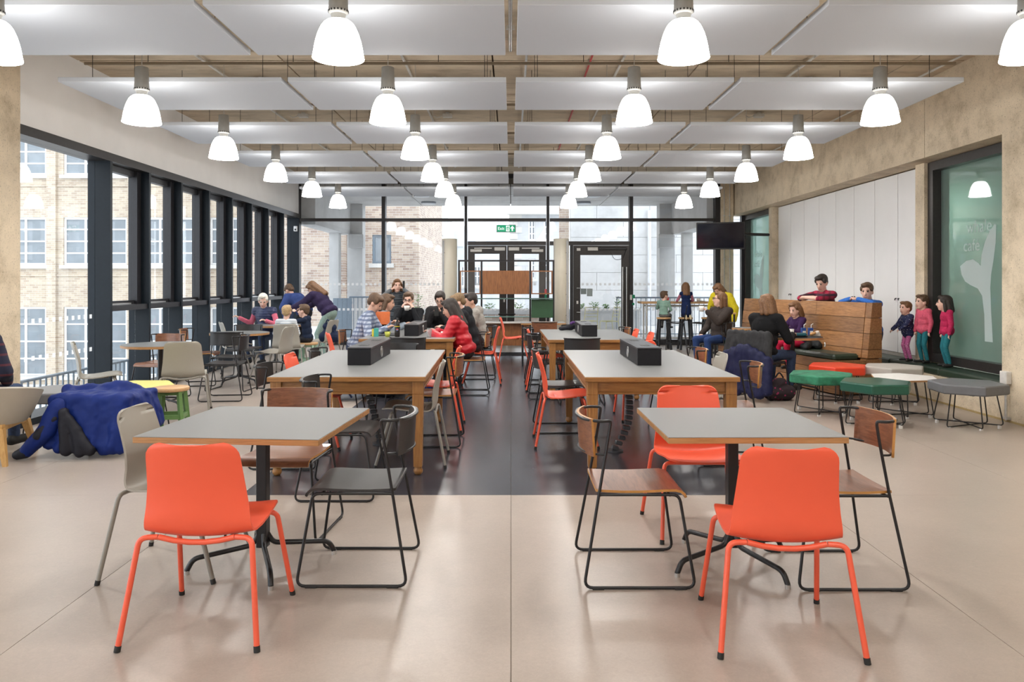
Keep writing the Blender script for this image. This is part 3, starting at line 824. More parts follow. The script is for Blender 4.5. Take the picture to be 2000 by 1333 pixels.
for i, (px, py, D, l) in enumerate(((824, 386, 19.6, 'left near'), (837, 399, 21.4, 'left far'), (1157, 386, 19.6, 'right near'), (1140, 399, 21.4, 'right far'))):
    t = thing('soffit_light', 'round surface light on the terrace soffit, %s' % l, 'light', (PX(px, D), D, 3.72), 0, 'round terrace soffit lights')
    MB().lathe([(0.001, 0), (0.20, 0), (0.21, -0.02), (0.21, -0.05), (0.2, -0.06)], seg=24).build('body', plain('lamp_body_grey', (0.35, 0.38, 0.42), 0.5), t)
    MB().lathe([(0.2, -0.06), (0.15, -0.07), (0.001, -0.075)], seg=24).build('diffuser', plain('diffuser', (0.7, 0.75, 0.8), 0.4), t)

def facade(t, x0, x1, z0, z1, D, wins, mat, th=0.35, nv=2, nh=3, sill=True, fmat=M_WFRAME):
    xs = sorted({x0, x1, *[w[0] for w in wins], *[w[1] for w in wins]}); zs = sorted({z0, z1, *[w[2] for w in wins], *[w[3] for w in wins]})
    b = MB()
    for i in range(len(xs) - 1):
        for j in range(len(zs) - 1):
            cx, cz = (xs[i] + xs[i + 1]) / 2, (zs[j] + zs[j + 1]) / 2
            if any(w[0] < cx < w[1] and w[2] < cz < w[3] for w in wins): continue
            b.bbox(xs[i], xs[i + 1], D, D + th, zs[j], zs[j + 1])
    b.build('wall', mat, t)
    for (a, c, e, f) in wins:
        fr = MB(); ft = 0.08
        fr.bbox(a, c, D + 0.06, D + 0.14, e, e + ft); fr.bbox(a, c, D + 0.06, D + 0.14, f - ft, f)
        fr.bbox(a, a + ft, D + 0.06, D + 0.14, e + ft, f - ft); fr.bbox(c - ft, c, D + 0.06, D + 0.14, e + ft, f - ft)
        w = fr.build('window', fmat, t)
        bx('pane', M_FPANE, w, a, c, D + 0.1, D + 0.12, e, f)
        for k in range(1, nv + 1):
            x = a + (c - a) * k / (nv + 1); bx('glazing_bar', fmat, w, x - 0.045, x + 0.045, D + 0.07, D + 0.13, e, f)
        for k in range(1, nh + 1):
            z = e + (f - e) * k / (nh + 1); bx('glazing_bar', fmat, w, a, c, D + 0.075, D + 0.125, z - 0.03, z + 0.03)
        if sill: bx('sill', M_STONE, t, a - 0.1, c + 0.1, D - 0.12, D + 0.06, e - 0.14, e)

D = 30.0
t = thing('brick_building', 'buff brick building with white gridded windows seen through the left windows', 'building', (0, 0, 0))
wins = []
for a, c in ((-160, -70), (-35, 90), (124, 248), (274, 386), (410, 474), (492, 535)):
    for e, f in ((342, 250), (518, 425), (735, 600)): wins.append((PX(a, D), PX(c, D), PZ(e, D), PZ(f, D)))
facade(t, PX(-900, D), PX(540, D), -2.6, 11, D, wins, M_BRICK, nv=2, nh=3)
for px in (100, 258, 397): bx('pilaster', M_BRICK, t, PX(px - 6, D), PX(px + 12, D), D - 0.12, D, -2.6, 11)
for py in (365, 540): bx('string_course', M_BRICK, t, PX(-900, D), PX(540, D), D - 0.05, D, PZ(py, D), PZ(py - 4, D))

D = 25.5
t = thing('brick_building', 'brown brick wall seen behind the left terrace beam', 'building')
facade(t, -9.0, PX(672, D), -2.6, 10, D, [(PX(685 - 60, D), PX(700 - 60, D), 0.5, 0.6)], M_BRICK2, nv=0, nh=0, sill=False)
dp = thing('drainpipe', 'grey drainpipe running up the brown brick wall', 'pipe', (PX(657, 25.2), 25.2, -0.05))
MB().cyl((0, 0, 0), 0.075, 0, 7.0, 12).build('pipe', plain('pipe_grey', (0.38, 0.42, 0.48), 0.5), dp)
for z in (1.3, 3.6): MB().cyl((0, 0, 0), 0.1, z, z + 0.08, 12).build('pipe_collar', MATS['pipe_grey'], dp)
bx('pipe_bracket', MATS['pipe_grey'], dp, -0.03, 0.03, 0.05, 0.32, 2.0, 2.06)
D = 26.5
t = thing('brick_building', 'brown brick building with one dark framed window behind the terrace', 'building')
facade(t, PX(665, D), PX(818, D), -2.6, 12, D, [(PX(727, D), PX(764, D), PZ(515, D), PZ(459, D)), (PX(686, D), PX(693, D), PZ(526, D), PZ(497, D))], M_BRICK2, nv=0, nh=0, fmat=M_GREYPAINT)
bx('side_wall', M_BRICK2Y, t, PX(818, D) - 0.3, PX(818, D), D + 0.35, D + 9, -2.6, 12)
D = 36.0
t = thing('red_brick_building', 'distant pale brick building with red banding and a bay window', 'building')
bx('wall', M_BRICK2, t, PX(795, D), PX(833, D), D, D + 0.4, -2.6, 9)
bx('side_wall', M_STONE, t, PX(833, D), PX(833, D) + 0.4, D, D + 12, -2.6, PZ(400, D))
bx('red_band', M_REDBRICK, t, PX(833, D) + 0.02, PX(838, D) + 0.2, D - 0.1, D + 0.02, -2.6, PZ(430, D))
bay = bx('bay_window', M_STONE2, t, PX(838, D), PX(858, D), D + 0.2, D + 1.4, -1.0, PZ(455, D))
for k in range(3): bx('pane', M_FPANE, bay, PX(841 + k * 6, D), PX(845 + k * 6, D), D + 0.17, D + 0.2, PZ(505, D), PZ(465, D))
for k in range(2): bx('pane', M_FPANE, bay, PX(842 + k * 8, D), PX(847 + k * 8, D), D + 0.17, D + 0.2, PZ(552, D), PZ(530, D))
bx('cornice', M_STONE, t, PX(834, D), PX(862, D), D, D + 1.5, PZ(458, D), PZ(452, D))
D = 49.0
t = thing('pale_building', 'far pale rendered building with a sloping glazed roof', 'building')
facade(t, PX(848, D), PX(1000, D), -2.6, PZ(482, D), D, [(PX(900, D), PX(912, D), PZ(560, D), PZ(520, D)), (PX(925, D), PX(939, D), PZ(560, D), PZ(520, D))], M_STONE2, nv=1, nh=1)
rb = MB(); x0, x1 = PX(900, D), PX(1000, D); z0, z1 = PZ(482, D), PZ(436, D)
rb.add([(x0, D, z0), (x1, D, z0), (x1, D + 3, z1), (x0, D + 3, z1), (x0, D + 6, z0), (x1, D + 6, z0)], [(0, 1, 2, 3), (3, 2, 5, 4), (0, 3, 4), (1, 5, 2), (0, 4, 5, 1)])
rb.build('roof', plain('slate_pale', (0.50, 0.55, 0.6), 0.5, var=0.1, scale=2), t)
bx('parapet', M_STONE2, t, PX(850, D), PX(905, D), D - 0.1, D + 3, PZ(482, D), PZ(440, D))
D = 40.0
t = thing('stone_building', 'pale stone corner building with quoins behind the double doors', 'building')
facade(t, PX(996, D), PX(1100, D), -2.6, PZ(404, D), D, [(PX(a, D), PX(a + 14, D), PZ(e, D), PZ(e - 40, D)) for a in (1032, 1062) for e in (470, 545)], M_STONE2, nv=1, nh=2)
z = -2.4
k = 0
while z < PZ(415, D):
    bx('quoin', M_STONE, t, PX(996, D) - 0.05, PX(996, D) + (0.62 if k % 2 else 0.4), D - 0.06, D, z, z + 0.3); z += 0.34; k += 1
bx('cornice', M_STONE, t, PX(990, D), PX(1100, D), D - 0.5, D, PZ(420, D), PZ(412, D))
D = 26.0
t = thing('concrete_block_wall', 'tall pale concrete wall beyond the terrace on the right', 'wall')
bx('wall', plain('block_joint', (0.5, 0.51, 0.52), 0.9), t, PX(1114, D), 9.5, D, D + 0.3, -2.6, 7)
z = -0.6; k = 0
while z < 6.9:
    x = PX(1114, D) - (0.9 if k % 2 else 0)
    while x < 9.4:
        xa = max(x, PX(1114, D)); xb = min(x + 1.79, 9.5)
        if xb - xa > 0.2: bx('concrete_panel', M_PALECONC, t, xa, xb, D - 0.03, D, z, z + 0.59)
        x += 1.8
    z += 0.6; k += 1
bx('return_wall', M_BRICK2, t, PX(1095, D), PX(1114, D), D + 0.5, D + 0.9, -2.6, 7)
MB().tube([(PX(1269, 25.8), 25.85, -0.05), (PX(1269, 25.8), 25.85, 3.9)], 0.06, 10).build('downpipe', plain('pipe_white', (0.7, 0.72, 0.75), 0.5), t)

# terrace planter, plants, railings
for (xa, xb, l) in ((-3.1, 1.2, 'brick fronted terrace planter behind the double doors'), (1.6, 3.9, 'concrete terrace planter behind the single door')):
    D = 23.4
    t = thing('planter', l, 'planter', ((xa + xb) / 2, D, -0.01)); w_ = (xb - xa) / 2
    bx('front_wall', M_PALECONC if xa > 0 else M_BRICK2, t, -w_, w_, -0.3, -0.2, 0, 0.62 if xa > 0 else 0.5)
    bx('coping', M_PALECONC, t, -w_, w_, -0.33, -0.1, 0.5 if xa < 0 else 0.58, 0.66)
    bx('back_wall', M_PALECONC, t, -w_, w_, 0.2, 0.3, 0, 0.62)
    bx('soil', plain('soil', (0.06, 0.045, 0.03), 0.9), t, -w_, w_, -0.2, 0.2, 0.1, 0.6)
def plant(px, D, h, w_, label, n=70):
    t = thing('potted_plant' if False else 'planter_plant', label, 'plant', (PX(px, D), D, 0.58), 0, 'terrace plants')
    MB().tube([(0, 0, 0), (0.01, 0, h * 0.6)], 0.01, 5).build('stem', plain('stem_brown', (0.12, 0.1, 0.04), 0.8), t)
    b = MB()
    for k in range(n):
        a = random.uniform(0, 2 * PI); r = random.uniform(0, w_); z = random.uniform(0.02, h); r *= 1 - 0.5 * z / h
        c = Vector((r * math.cos(a), r * math.sin(a) * 0.5, z)); d = Vector((math.cos(a), math.sin(a), random.uniform(0.1, 1))).normalized() * 0.09
        s_ = d.cross(Vector((0, 0, 1))).normalized() * 0.022
        b.add([c, c + d * 0.5 + s_, c + d, c + d * 0.5 - s_ + Vector((0, 0, 0.006))], [(0, 1, 2, 3), (3, 2, 1, 0)])
    o = b.build('foliage', M_LEAF, t); o['kind'] = 'stuff'
for px, h, w_, l in ((1136, .2, .12, 'low green plant at the left of the single door planter'), (1160, .26, .2, 'rounded green plant in the middle of the concrete planter'), (1183, .18, .12, 'small green plant in the concrete planter'), (1206, .42, .12, 'tall dark leafy plant at the right of the planter'),
                    (955, .22, .28, 'green plant seen under the brown panel on the left'), (1015, .24, .32, 'green plant seen under the brown panel on the right'), (816, .5, .22, 'bright green shrub behind the drinking man')):
    plant(px, 23.3, h, w_, l)
def railing(label, p0, p1, ztop, zbot, gap=0.11, mat=None, r=0.011):
    p0, p1 = Vector(p0), Vector(p1)
    t = thing('railing', label, 'railing', (p0.x, p0.y, zbot)); d = p1 - p0; L = d.length; h = ztop - zbot
    MB().tube([(0, 0, h), (d.x, d.y, h)], 0.022, 8).build('handrail', mat or M_GREYPAINT, t)
    MB().tube([(0, 0, 0.08), (d.x, d.y, 0.08)], 0.014, 6).build('bottom_rail', mat or M_GREYPAINT, t)
    n = int(L / gap); me = MB().tube([(0, 0, 0.0), (0, 0, h)], r, 5).mesh('baluster', mat or M_GREYPAINT)
    for k in range(n + 1): q = d * k / n; link('baluster', me, t, (q.x, q.y, 0))
railing('dark terrace railing behind the bar table', (2.85, 20.6, 0), (5.6, 20.6, 0), 1.05, -0.01, 0.13)
railing('grey terrace railing to the right of the grey gate', (-4.4, 20.8, 0), (-2.9, 20.8, 0), 1.06, -0.01, 0.11)
railing('grey stair railing outside the left windows', (-6.4, 9.2, 0), (-6.4, 17.5, 0), 0.16, -0.9, 0.13, r=0.014)
t = thing('terrace_gate', 'solid blue grey boarded gate panel on the terrace', 'gate', (PX(669, 20.4), 20.4, -0.01))
for k in range(4): bx('board', M_GREYPAINT, t, -0.25 + k * 0.126, -0.128 + k * 0.126, -0.02, 0.02, 0, 1.05)
for z in (0.15, 0.9): bx('rail', M_GREYPAINT, t, -0.25, 0.25, 0.02, 0.05, z, z + 0.06)

def wire_terrace_chair(px, D, rz, label):
    t = thing('terrace_chair', label, 'chair', (PX(px, D), D, -0.01), rz, 'pale yellow terrace chairs')
    m = plain('pale_yellow', (0.72, 0.68, 0.38), 0.5)
    for sx in (-1, 1):
        MB().tube([(sx * .2, .2, 0), (sx * .19, .18, .43)], .011, 6).build('leg', m, t)
        MB().tube([(sx * .2, -.24, 0), (sx * .19, -.17, .43), (sx * .18, -.24, .82)], .011, 6).build('leg', m, t)
    MB().tube([(-.19, .18, .43), (.19, .18, .43), (.19, -.17, .43), (-.19, -.17, .43)], .011, 6, True).build('seat_frame', m, t)
    for k in range(7): MB().tube([(-.16 + k * .053, .18, .44), (-.16 + k * .053, -.17, .44)], .006, 5).build('seat_wire', m, t)
    for k in range(4): z = .55 + k * .085; MB().tube([(-.185, -.185 - k * .015, z), (.185, -.185 - k * .015, z)], .009, 5).build('back_wire', m, t)
wire_terrace_chair(1149, 20.6, 0.3, 'pale yellow wire terrace chair facing the single door')
wire_terrace_chair(1190, 20.4, 1.9, 'pale yellow wire terrace chair seen side on through the single door')
# ------------------------------------------------------------------ furniture kinds
def shell_mesh():
    prof = [(-.262, .815), (-.252, .78), (-.240, .74), (-.226, .69), (-.213, .64), (-.205, .595), (-.201, .555), (-.198, .52), (-.194, .488), (-.184, .460), (-.165, .440), (-.13, .429),
            (-.05, .429), (.03, .437), (.09, .446), (.14, .451), (.18, .453), (.21, .449), (.232, .440)]
    wid = [.183, .187, .190, .194, .198, .203, .208, .212, .216, .219, .222, .224, .226, .226, .224, .221, .217, .211, .203]
    # arc length for corner rounding
    P = [Vector((0, y, z)) for y, z in prof]
    S = [0]
    for i in range(1, len(P)): S.append(S[-1] + (P[i] - P[i - 1]).length)
    # resample
    n = 40; rows = []
    us = [-1, -.97, -.9, -.78, -.6, -.4, -.2, 0, .2, .4, .6, .78, .9, .97, 1]
    ss = [S[-1] * (k / n) for k in range(n + 1)]
    ss = sorted(set([0.004, 0.012, 0.024, 0.04] + ss))
    def ip(s, arr):
        for i in range(len(S) - 1):
            if s <= S[i + 1] + 1e-9:
                f = (s - S[i]) / (S[i + 1] - S[i]); return arr[i] * (1 - f) + arr[i + 1] * f
        return arr[-1]
    for s in ss:
        p = ip(s, P); t = ip(min(s + .01, S[-1]), P) - ip(max(s - .01, 0), P); t.normalize()
        nrm = Vector((0, -t.z, t.y))
        if nrm.y < 0 and nrm.z < 0: nrm = -nrm
        w = ip(s, wid)
        for (d, r) in ((s, .055), (S[-1] - s, .045)):
            if d < r: w = w - r + math.sqrt(max(0, r * r - (r - d) ** 2))
        back = max(0, min(1, (0.40 - s) / 0.12))
        cv = .030 * back + .010 * (1 - back)
        dip = 0.003 * max(0, 1 - s / .05); sag = .014 * math.exp(-((s - .40) / .06) ** 2)
        n2 = Vector((0, nrm.y, nrm.z * (1 - back)))
        rows.append([Vector((u * w, p.y, p.z)) + n2 * cv * u * u - Vector((0, 0, (dip * .8 + sag) * (1 - u * u))) for u in us])
    return rows
SHELL_ROWS = shell_mesh()
CH = {}
def shell_data(key, m, mt):
    if key in CH: return CH[key]
    d = {'shell': MB().sheet(SHELL_ROWS, .010).mesh('seat_shell', m)}
    R = .0115
    d['legs'] = []; d['caps'] = []
    def leg(sx, fy, ty, fx, tx):
        foot = Vector((sx * fx, fy, .012)); top = Vector((sx * tx, ty, .425)); inn = Vector((sx * (tx - .07), ty + (.012 if ty < 0 else -.01), .424))
        pth = fillet([foot, top, inn], .05, 6)
        a = MB().tube(pth, R, 10).mesh('leg', mt); dr = (top - foot).normalized()
        c = MB().tube([foot - dr * .012, foot + dr * .012], R + .0012, 10).mesh('foot_cap', M_RUBBER)
        return a, c
    for sx in (-1, 1):
        for args in ((-.275, -.195, .275, .228), (.275, .155, .258, .222)):
            d['legs'].append(leg(sx, *args))
    d['bars'] = [MB().tube([(x * .155, -.183, .424 - .022 * (1 - x * x)) for x in (-1, -.6, -.2, .2, .6, 1)], R, 10).mesh('crossbar', mt),
                 MB().tube([(x * .15, .145, .424) for x in (-1, 0, 1)], R, 10).mesh('crossbar', mt)]
    d['mount'] = MB().cbox((0, 0, .428), (.22, .20, .008), .003).mesh('seat_mount', mt)
    CH[key] = d; return d
def shell_chair(kind, x, y, face, label):
    """face: direction the sitter looks, degrees anticlockwise from +Y"""
    m, mt, nm = {'orange': (M_ORANGE, M_ORANGETUBE, 'coral plastic shell chairs'), 'grey': (M_GREY, M_GREYTUBE, 'taupe plastic shell chairs')}[kind]
    d = shell_data(kind, m, mt)
    t = thing('shell_chair', label, 'chair', (x, y, 0), math.radians(face), nm)
    link('seat_shell', d['shell'], t); link('seat_mount', d['mount'], t)
    for a, c in d['legs']: link('foot_cap', c, link('leg', a, t))
    for b in d['bars']: link('crossbar', b, t)
    return t

def sled_data(key, mseat, medge):
    if key in CH: return CH[key]
    d = {}; R = .0075
    # seat panel with waterfall front
    prof = [(-.205, .452), (-.15, .449), (-.08, .446), (0, .446), (.08, .449), (.14, .452), (.18, .452), (.207, .446), (.222, .434), (.229, .418)]
    us = [-1, -.8, -.4, 0, .4, .8, 1]
    rows = [[(u * .208, y, z + .004 * u * u) for u in us] for y, z in prof]
    def two(rows, th, nm):
        b = MB(); g_ = MB()
        R_, C_ = len(rows), len(rows[0])
        s = MB(); s.sheet(rows, th)
        nrim = 2 * (R_ + C_) - 4
        me = bpy.data.meshes.new(nm); me.from_pydata(s.v, [], s.f); me.polygons.foreach_set('use_smooth', s.sm)
        me.materials.append(mseat); me.materials.append(medge)
        k = len(s.f)
        me.polygons.foreach_set('material_index', [0] * (k - nrim) + [1] * nrim); me.update(); return me
    d['seat'] = two(rows, .012, 'seat')
    brow = []
    for z in (.618, .66, .71, .76, .80):
        brow.append([(-.205 + .41 * k / 12, -.262 + .05 * ((k / 6 - 1) ** 2) - .06 * (z - .62), z) for k in range(13)])
    d['back'] = two(brow[::-1], .012, 'backrest')
    d['side'] = []; d['pads'] = []
    for sx in (-1, 1):
        # floor runner, front leg, seat rail, rear upright: one bent rod each side
        rail = MB().tube(fillet([(sx * .212, -.190, .437), (sx * .212, .195, .437), (sx * .262, .262, .0085), (sx * .262, -.268, .0085), (sx * .215, -.192, .437), (sx * .205, -.148, .69), (sx * .205, -.135, .775)], [.035, .045, .045, .01, .1], 5), R, 8)
        d['side'].append(rail.mesh('side_frame', M_ROD))
        d['pads'].append([MB().cbox((sx * .262, yy, .004), (.018, .055, .008), .002).mesh('foot_pad', M_RUBBER) for yy in (.19, -.2)])
    hoop = fillet([(-.205, -.135, .772), (-.207, -.135, .792), (-.222, -.19, .792), (-.16, -.262, .792), (0, -.287, .792), (.16, -.262, .792), (.222, -.19, .792), (.207, -.135, .792), (.205, -.135, .772)], .05, 5)
    d['hoop'] = MB().tube(hoop, R, 8).mesh('back_hoop', M_ROD)
    low = [(-.208, -.160, .63), (-.2, -.2, .628), (-.12, -.252, .626), (0, -.276, .626), (.12, -.252, .626), (.2, -.2, .628), (.208, -.160, .63)]
    d['low'] = MB().tube(fillet(low, .05, 4), .0055, 8).mesh('back_rail', M_ROD)
    d['cross'] = [MB().tube([(-.212, yy, .434), (.212, yy, .434)], R * .9, 8).mesh('crossbar', M_ROD) for yy in (-.185, .15)]
    CH[key] = d; return d
def sled_chair(kind, x, y, face, label):
    ms, me_, nm = {'brown': (M_WALNUT, M_PLYEDGE, 'walnut plywood sled chairs'), 'black': (M_BLACKPLY, M_BLACKPLY, 'black sled chairs')}[kind]
    d = sled_data(kind, ms, me_)
    t = thing('sled_chair', label, 'chair', (x, y, 0), math.radians(face), nm)
    link('seat', d['seat'], t); link('backrest', d['back'], t)
    for s_, pads in zip(d['side'], d['pads']):
        q = link('side_frame', s_, t)
        for p in pads: link('foot_pad', p, q)
    link('back_hoop', d['hoop'], t); link('back_rail', d['low'], t)
    for c in d['cross']: link('crossbar', c, t)
    return t

def square_table(x, y, rz, w, label):
    t = thing('square_table', label, 'table', (x, y, 0), math.radians(rz), 'square cafe tables')
    core = MB(); core.cbox((0, 0, .7255), (w, w, .027), .0015); core.build('table_edge', M_OAKEDGE, t)
    bx('table_top', M_TOP, t, -w / 2 + .001, w / 2 - .001, -w / 2 + .001, w / 2 - .001, .7395, .7415)
    bx('column', M_ROD, t, -.027, .027, -.027, .027, .09, .712, .003)
    bx('top_plate', M_ROD, t, -.2, .2, -.2, .2, .706, .712)
    for k in range(4):
        a = math.radians(28 + 90 * k) ; c, s = math.cos(a), math.sin(a)
        l = MB().tube(fillet([(.02 * c, .02 * s, .16), (.05 * c, .05 * s, .105), (.335 * c, .335 * s, .075), (.365 * c, .365 * s, .018)], .04, 5), .0135, 8).build('leg', M_ROD, t)
        MB().cyl((.365 * c, .365 * s, 0), .014, 0, .02, 10).build('glide', M_STEEL, l)
    return t
def long_table(x, y, rz, w, L, label):
    t = thing('long_table', label, 'table', (x, y, 0), math.radians(rz), 'long teak work tables')
    MB().cbox((0, 0, .731), (w, L, .036), .003).build('table_edge', M_TEAK, t)
    bx('table_top', M_TOP, t, -w / 2 + .004, w / 2 - .004, -L / 2 + .004, L / 2 - .004, .748, .7505)
    ax, ay = w / 2 - .06, L / 2 - .06
    for sx in (-1, 1):
        for sy in (-1, 1):
            lg = MB(); lg.cbox((sx * ax, sy * ay, .664), (.082, .082, .098), .003)
            lg.box((sx * ax, sy * ay, .34), (.082, .082, .55), None, .78)
            l = lg.build('leg', M_TEAKV, t)
            MB().lathe([(.001, .0), (.02, .0), (.034, .018), (.036, .036), (.028, .054), (.03, .066)], (sx * ax, sy * ay, 0), 14).build('ball_foot', M_TEAKV, l)
    for sy in (-1, 1):
        a = bx('apron', M_TEAK, t, -ax + .04, ax - .04, sy * ay - .012, sy * ay + .012, .615, .713)
        bx('apron_bead', M_TEAK, a, -ax + .04, ax - .04, sy * (ay + .012), sy * (ay + .024), .615, .632, .003)
    for sx in (-1, 1):
        a = bx('apron', M_TEAK, t, sx * ax - .012, sx * ax + .012, -ay + .04, ay - .04, .615, .713)
        bx('apron_bead', M_TEAK, a, sx * (ax + .012), sx * (ax + .024), -ay + .04, ay - .04, .615, .632, .003)
    return t
def power_box(x0, x1, y0, y1, ring, label):
    z = .751
    t = thing('power_box', label, 'power box', ((x0 + x1) / 2, y0, z), 0, 'black power boxes on the long tables'); w = (x1 - x0) / 2; L = y1 - y0
    bx('case', M_BOX, t, -w, w, 0, L, 0, .138, .003)
    bx('lid', plain('box_lid', (0.05, 0.05, 0.055), 0.3, 0.1), t, -w - .003, w + .003, -.003, L + .003, .14, .152, .002)
    for yy in (.22, .78): bx('flap', M_SLOT, t, -.04, .04, L * yy - .06, L * yy + .06, .152, .154)
    MB().tube([(ring * (w + .003), .5 * L + .047 * math.cos(a), .07 + .047 * math.sin(a)) for a in [2 * PI * k / 24 for k in range(24)]], .0035, 6, True).build('ring_emblem', M_STEEL, t)
    MB().tube([(ring * (w + .003), .5 * L + .012, .098), (ring * (w + .003), .5 * L - .004, .07), (ring * (w + .003), .5 * L + .006, .03)], .003, 5).build('emblem_stroke', M_STEEL, t)
def round_table(x, y, r, label, z=.74, top=M_TOP):
    t = thing('round_table', label, 'table', (x, y, 0), 0.3, 'round cafe tables')
    MB().cyl((0, 0, 0), r, z - .03, z - .002, 40).build('table_edge', M_OAKEDGE, t)
    MB().cyl((0, 0, 0), r - .002, z - .002, z, 40).build('table_top', top, t)
    MB().cyl((0, 0, 0), .027, .1, z - .03, 16).build('column', M_ROD, t)
    for k in range(4):
        a = PI / 4 + PI / 2 * k; c, s = math.cos(a), math.sin(a)
        l = MB().tube(fillet([(.02 * c, .02 * s, .17), (.05 * c, .05 * s, .11), (.3 * c, .3 * s, .075), (.33 * c, .33 * s, .01)], .04, 4), .0125, 8).build('leg', M_ROD, t)
        MB().cyl((.33 * c, .33 * s, 0), .013, 0, .012, 8).build('glide', M_STEEL, l)
    return t
def hex_stool(x, y, rz, mat, label, top=.445, thick=.10, R=.365, table=False):
    t = thing('hexagonal_table' if table else 'hexagonal_stool', label, 'table' if table else 'stool', (x, y, 0), math.radians(rz), None if table else 'hexagonal stools')
    def hexa(r): return [(r * math.cos(PI / 3 * k), r * math.sin(PI / 3 * k)) for k in range(6)]
    if table:
        MB().prism(hexa(R), top - .02, top - .003).build('table_edge', M_OAKEDGE, t); MB().prism(hexa(R - .001), top - .003, top).build('table_top', plain('white_laminate', (.78, .77, .74), .4), t)
        thick = .02
    else:
        b = MB(); rings = []
        for r, z in ((R - .012, top - thick), (R, top - thick + .012), (R, top - .014), (R - .006, top - .004), (R - .02, top)): rings.append([(q[0], q[1], z) for q in hexa(r)])
        # rounded corners: each hexagon corner cut into three points
        def rc(r, z):
            out = []
            for k in range(6):
                for da in (-.03, 0, .03):
                    a = PI / 3 * k + da; rr = r * (.992 if da == 0 else .984); out.append((rr * math.cos(a), rr * math.sin(a), z))
            return out
        ringz = [rc(R - .012, top - thick), rc(R, top - thick + .012), rc(R, top - .016), rc(R - .006, top - .005), rc(R - .022, top)]
        v = [p for q in ringz for p in q]; n = 18; f = []
        for i in range(4):
            for k in range(n): f.append((i * n + k, i * n + (k + 1) % n, (i + 1) * n + (k + 1) % n, (i + 1) * n + k))
        b.add(v, f, False); b.add(ringz[-1], [tuple(range(n))]); b.add(ringz[0], [tuple(reversed(range(n)))])
        b.build('cushion', mat, t)
        bx('fabric_tab', M_RUBBER, t, R * .87 - .004, R * .87 + .004, .06, .075, top - thick - .01, top - thick + .04)
    zt = top - thick
    for k in range(3):
        a = PI / 3 * k; c, s = math.cos(a), math.sin(a); z0 = .009 + k * .0135
        P = fillet([(.25 * c, .25 * s, zt), (.31 * c, .31 * s, z0), (-.31 * c, -.31 * s, z0), (-.25 * c, -.25 * s, zt)], .035, 5)
        l = MB().tube(P, .0065, 7).build('leg_frame', M_ROD, t)
        for sg in (1, -1):
            q = MB(); q.cbox((sg * .275 * c, sg * .275 * s, z0 / 2 - .001), (.035, .02, max(.006, z0 - .002)), .002); q.build('foot_clip', plain('clip_white', (.7, .7, .7), .5), l)
    bx('under_plate', M_ROD, t, -.2, .2, -.2, .2, zt - .008, zt)
    return t
def wood_stool(x, y, rz, h, r, legmat, label, nm='stool', splay=1.22, ringz=.35):
    t = thing(nm, label, 'stool', (x, y, 0), math.radians(rz))
    MB().lathe([(.001, h - .035), (r - .004, h - .035), (r, h - .03), (r, h - .006), (r - .005, h), (.001, h)], seg=28).build('seat', M_STOOLWOOD, t)
    for k in range(4):
        a = PI / 4 + PI / 2 * k; c, s = math.cos(a), math.sin(a); r0, r1 = r * .82, r * splay
        b = MB(); m = Matrix.Rotation(a, 3, 'Z')
        v = []
        for rr, z in ((r1, 0), (r0, h - .035)):
            for dx, dy in ((-.02, -.017), (.02, -.017), (.02, .017), (-.02, .017)): v.append(m @ Vector((rr + dx, dy, z)))
        b.add(v, [(3, 2, 1, 0), (4, 5, 6, 7), (0, 1, 5, 4), (1, 2, 6, 5), (2, 3, 7, 6), (3, 0, 4, 7)]); b.build('leg', legmat, t)
    for k in range(4):
        a0, a1 = PI / 4 + PI / 2 * k, PI / 4 + PI / 2 * (k + 1); rr = r * (splay + (.82 - splay) * ringz / h)
        p0 = Vector((rr * math.cos(a0), rr * math.sin(a0), ringz)); p1 = Vector((rr * math.cos(a1), rr * math.sin(a1), ringz)); mid = (p0 + p1) / 2
        b = MB(); b.box(mid, ((p1 - p0).length, .025, .04), Matrix.Rotation(math.atan2(p1.y - p0.y, p1.x - p0.x), 3, 'Z')); b.build('stretcher', legmat, t)
    bx('top_frame', legmat, t, -r * .6, r * .6, -r * .6, r * .6, h - .07, h - .035)
    return t

# ------------------------------------------------------------------ placing: foreground groups
square_table(-1.285, 3.96, -4.5, .885, 'square grey cafe table with oak edge, nearest on the left')
square_table(1.145, 3.96, 0.5, .84, 'square grey cafe table with oak edge, nearest on the right')
shell_chair('orange', -1.278, 3.29, 0, 'coral shell chair seen from behind at the left foreground table')
shell_chair('grey', -1.717, 3.955, -90, 'taupe shell chair on the left side of the left foreground table')
sled_chair('black', -.765, 3.91, 90, 'black sled chair on the right side of the left foreground table')
sled_chair('brown', -1.33, 4.53, 176, 'walnut sled chair facing the camera behind the left foreground table')
shell_chair('orange', 1.109, 3.215, -4.5, 'coral shell chair seen from behind at the right foreground table')
sled_chair('brown', .615, 3.89, -90, 'walnut sled chair on the left side of the right foreground table')
sled_chair('brown', 1.62, 3.87, 90, 'walnut sled chair on the right side of the right foreground table')
shell_chair('orange', 1.10, 4.53, 180, 'coral shell chair facing the camera behind the right foreground table')
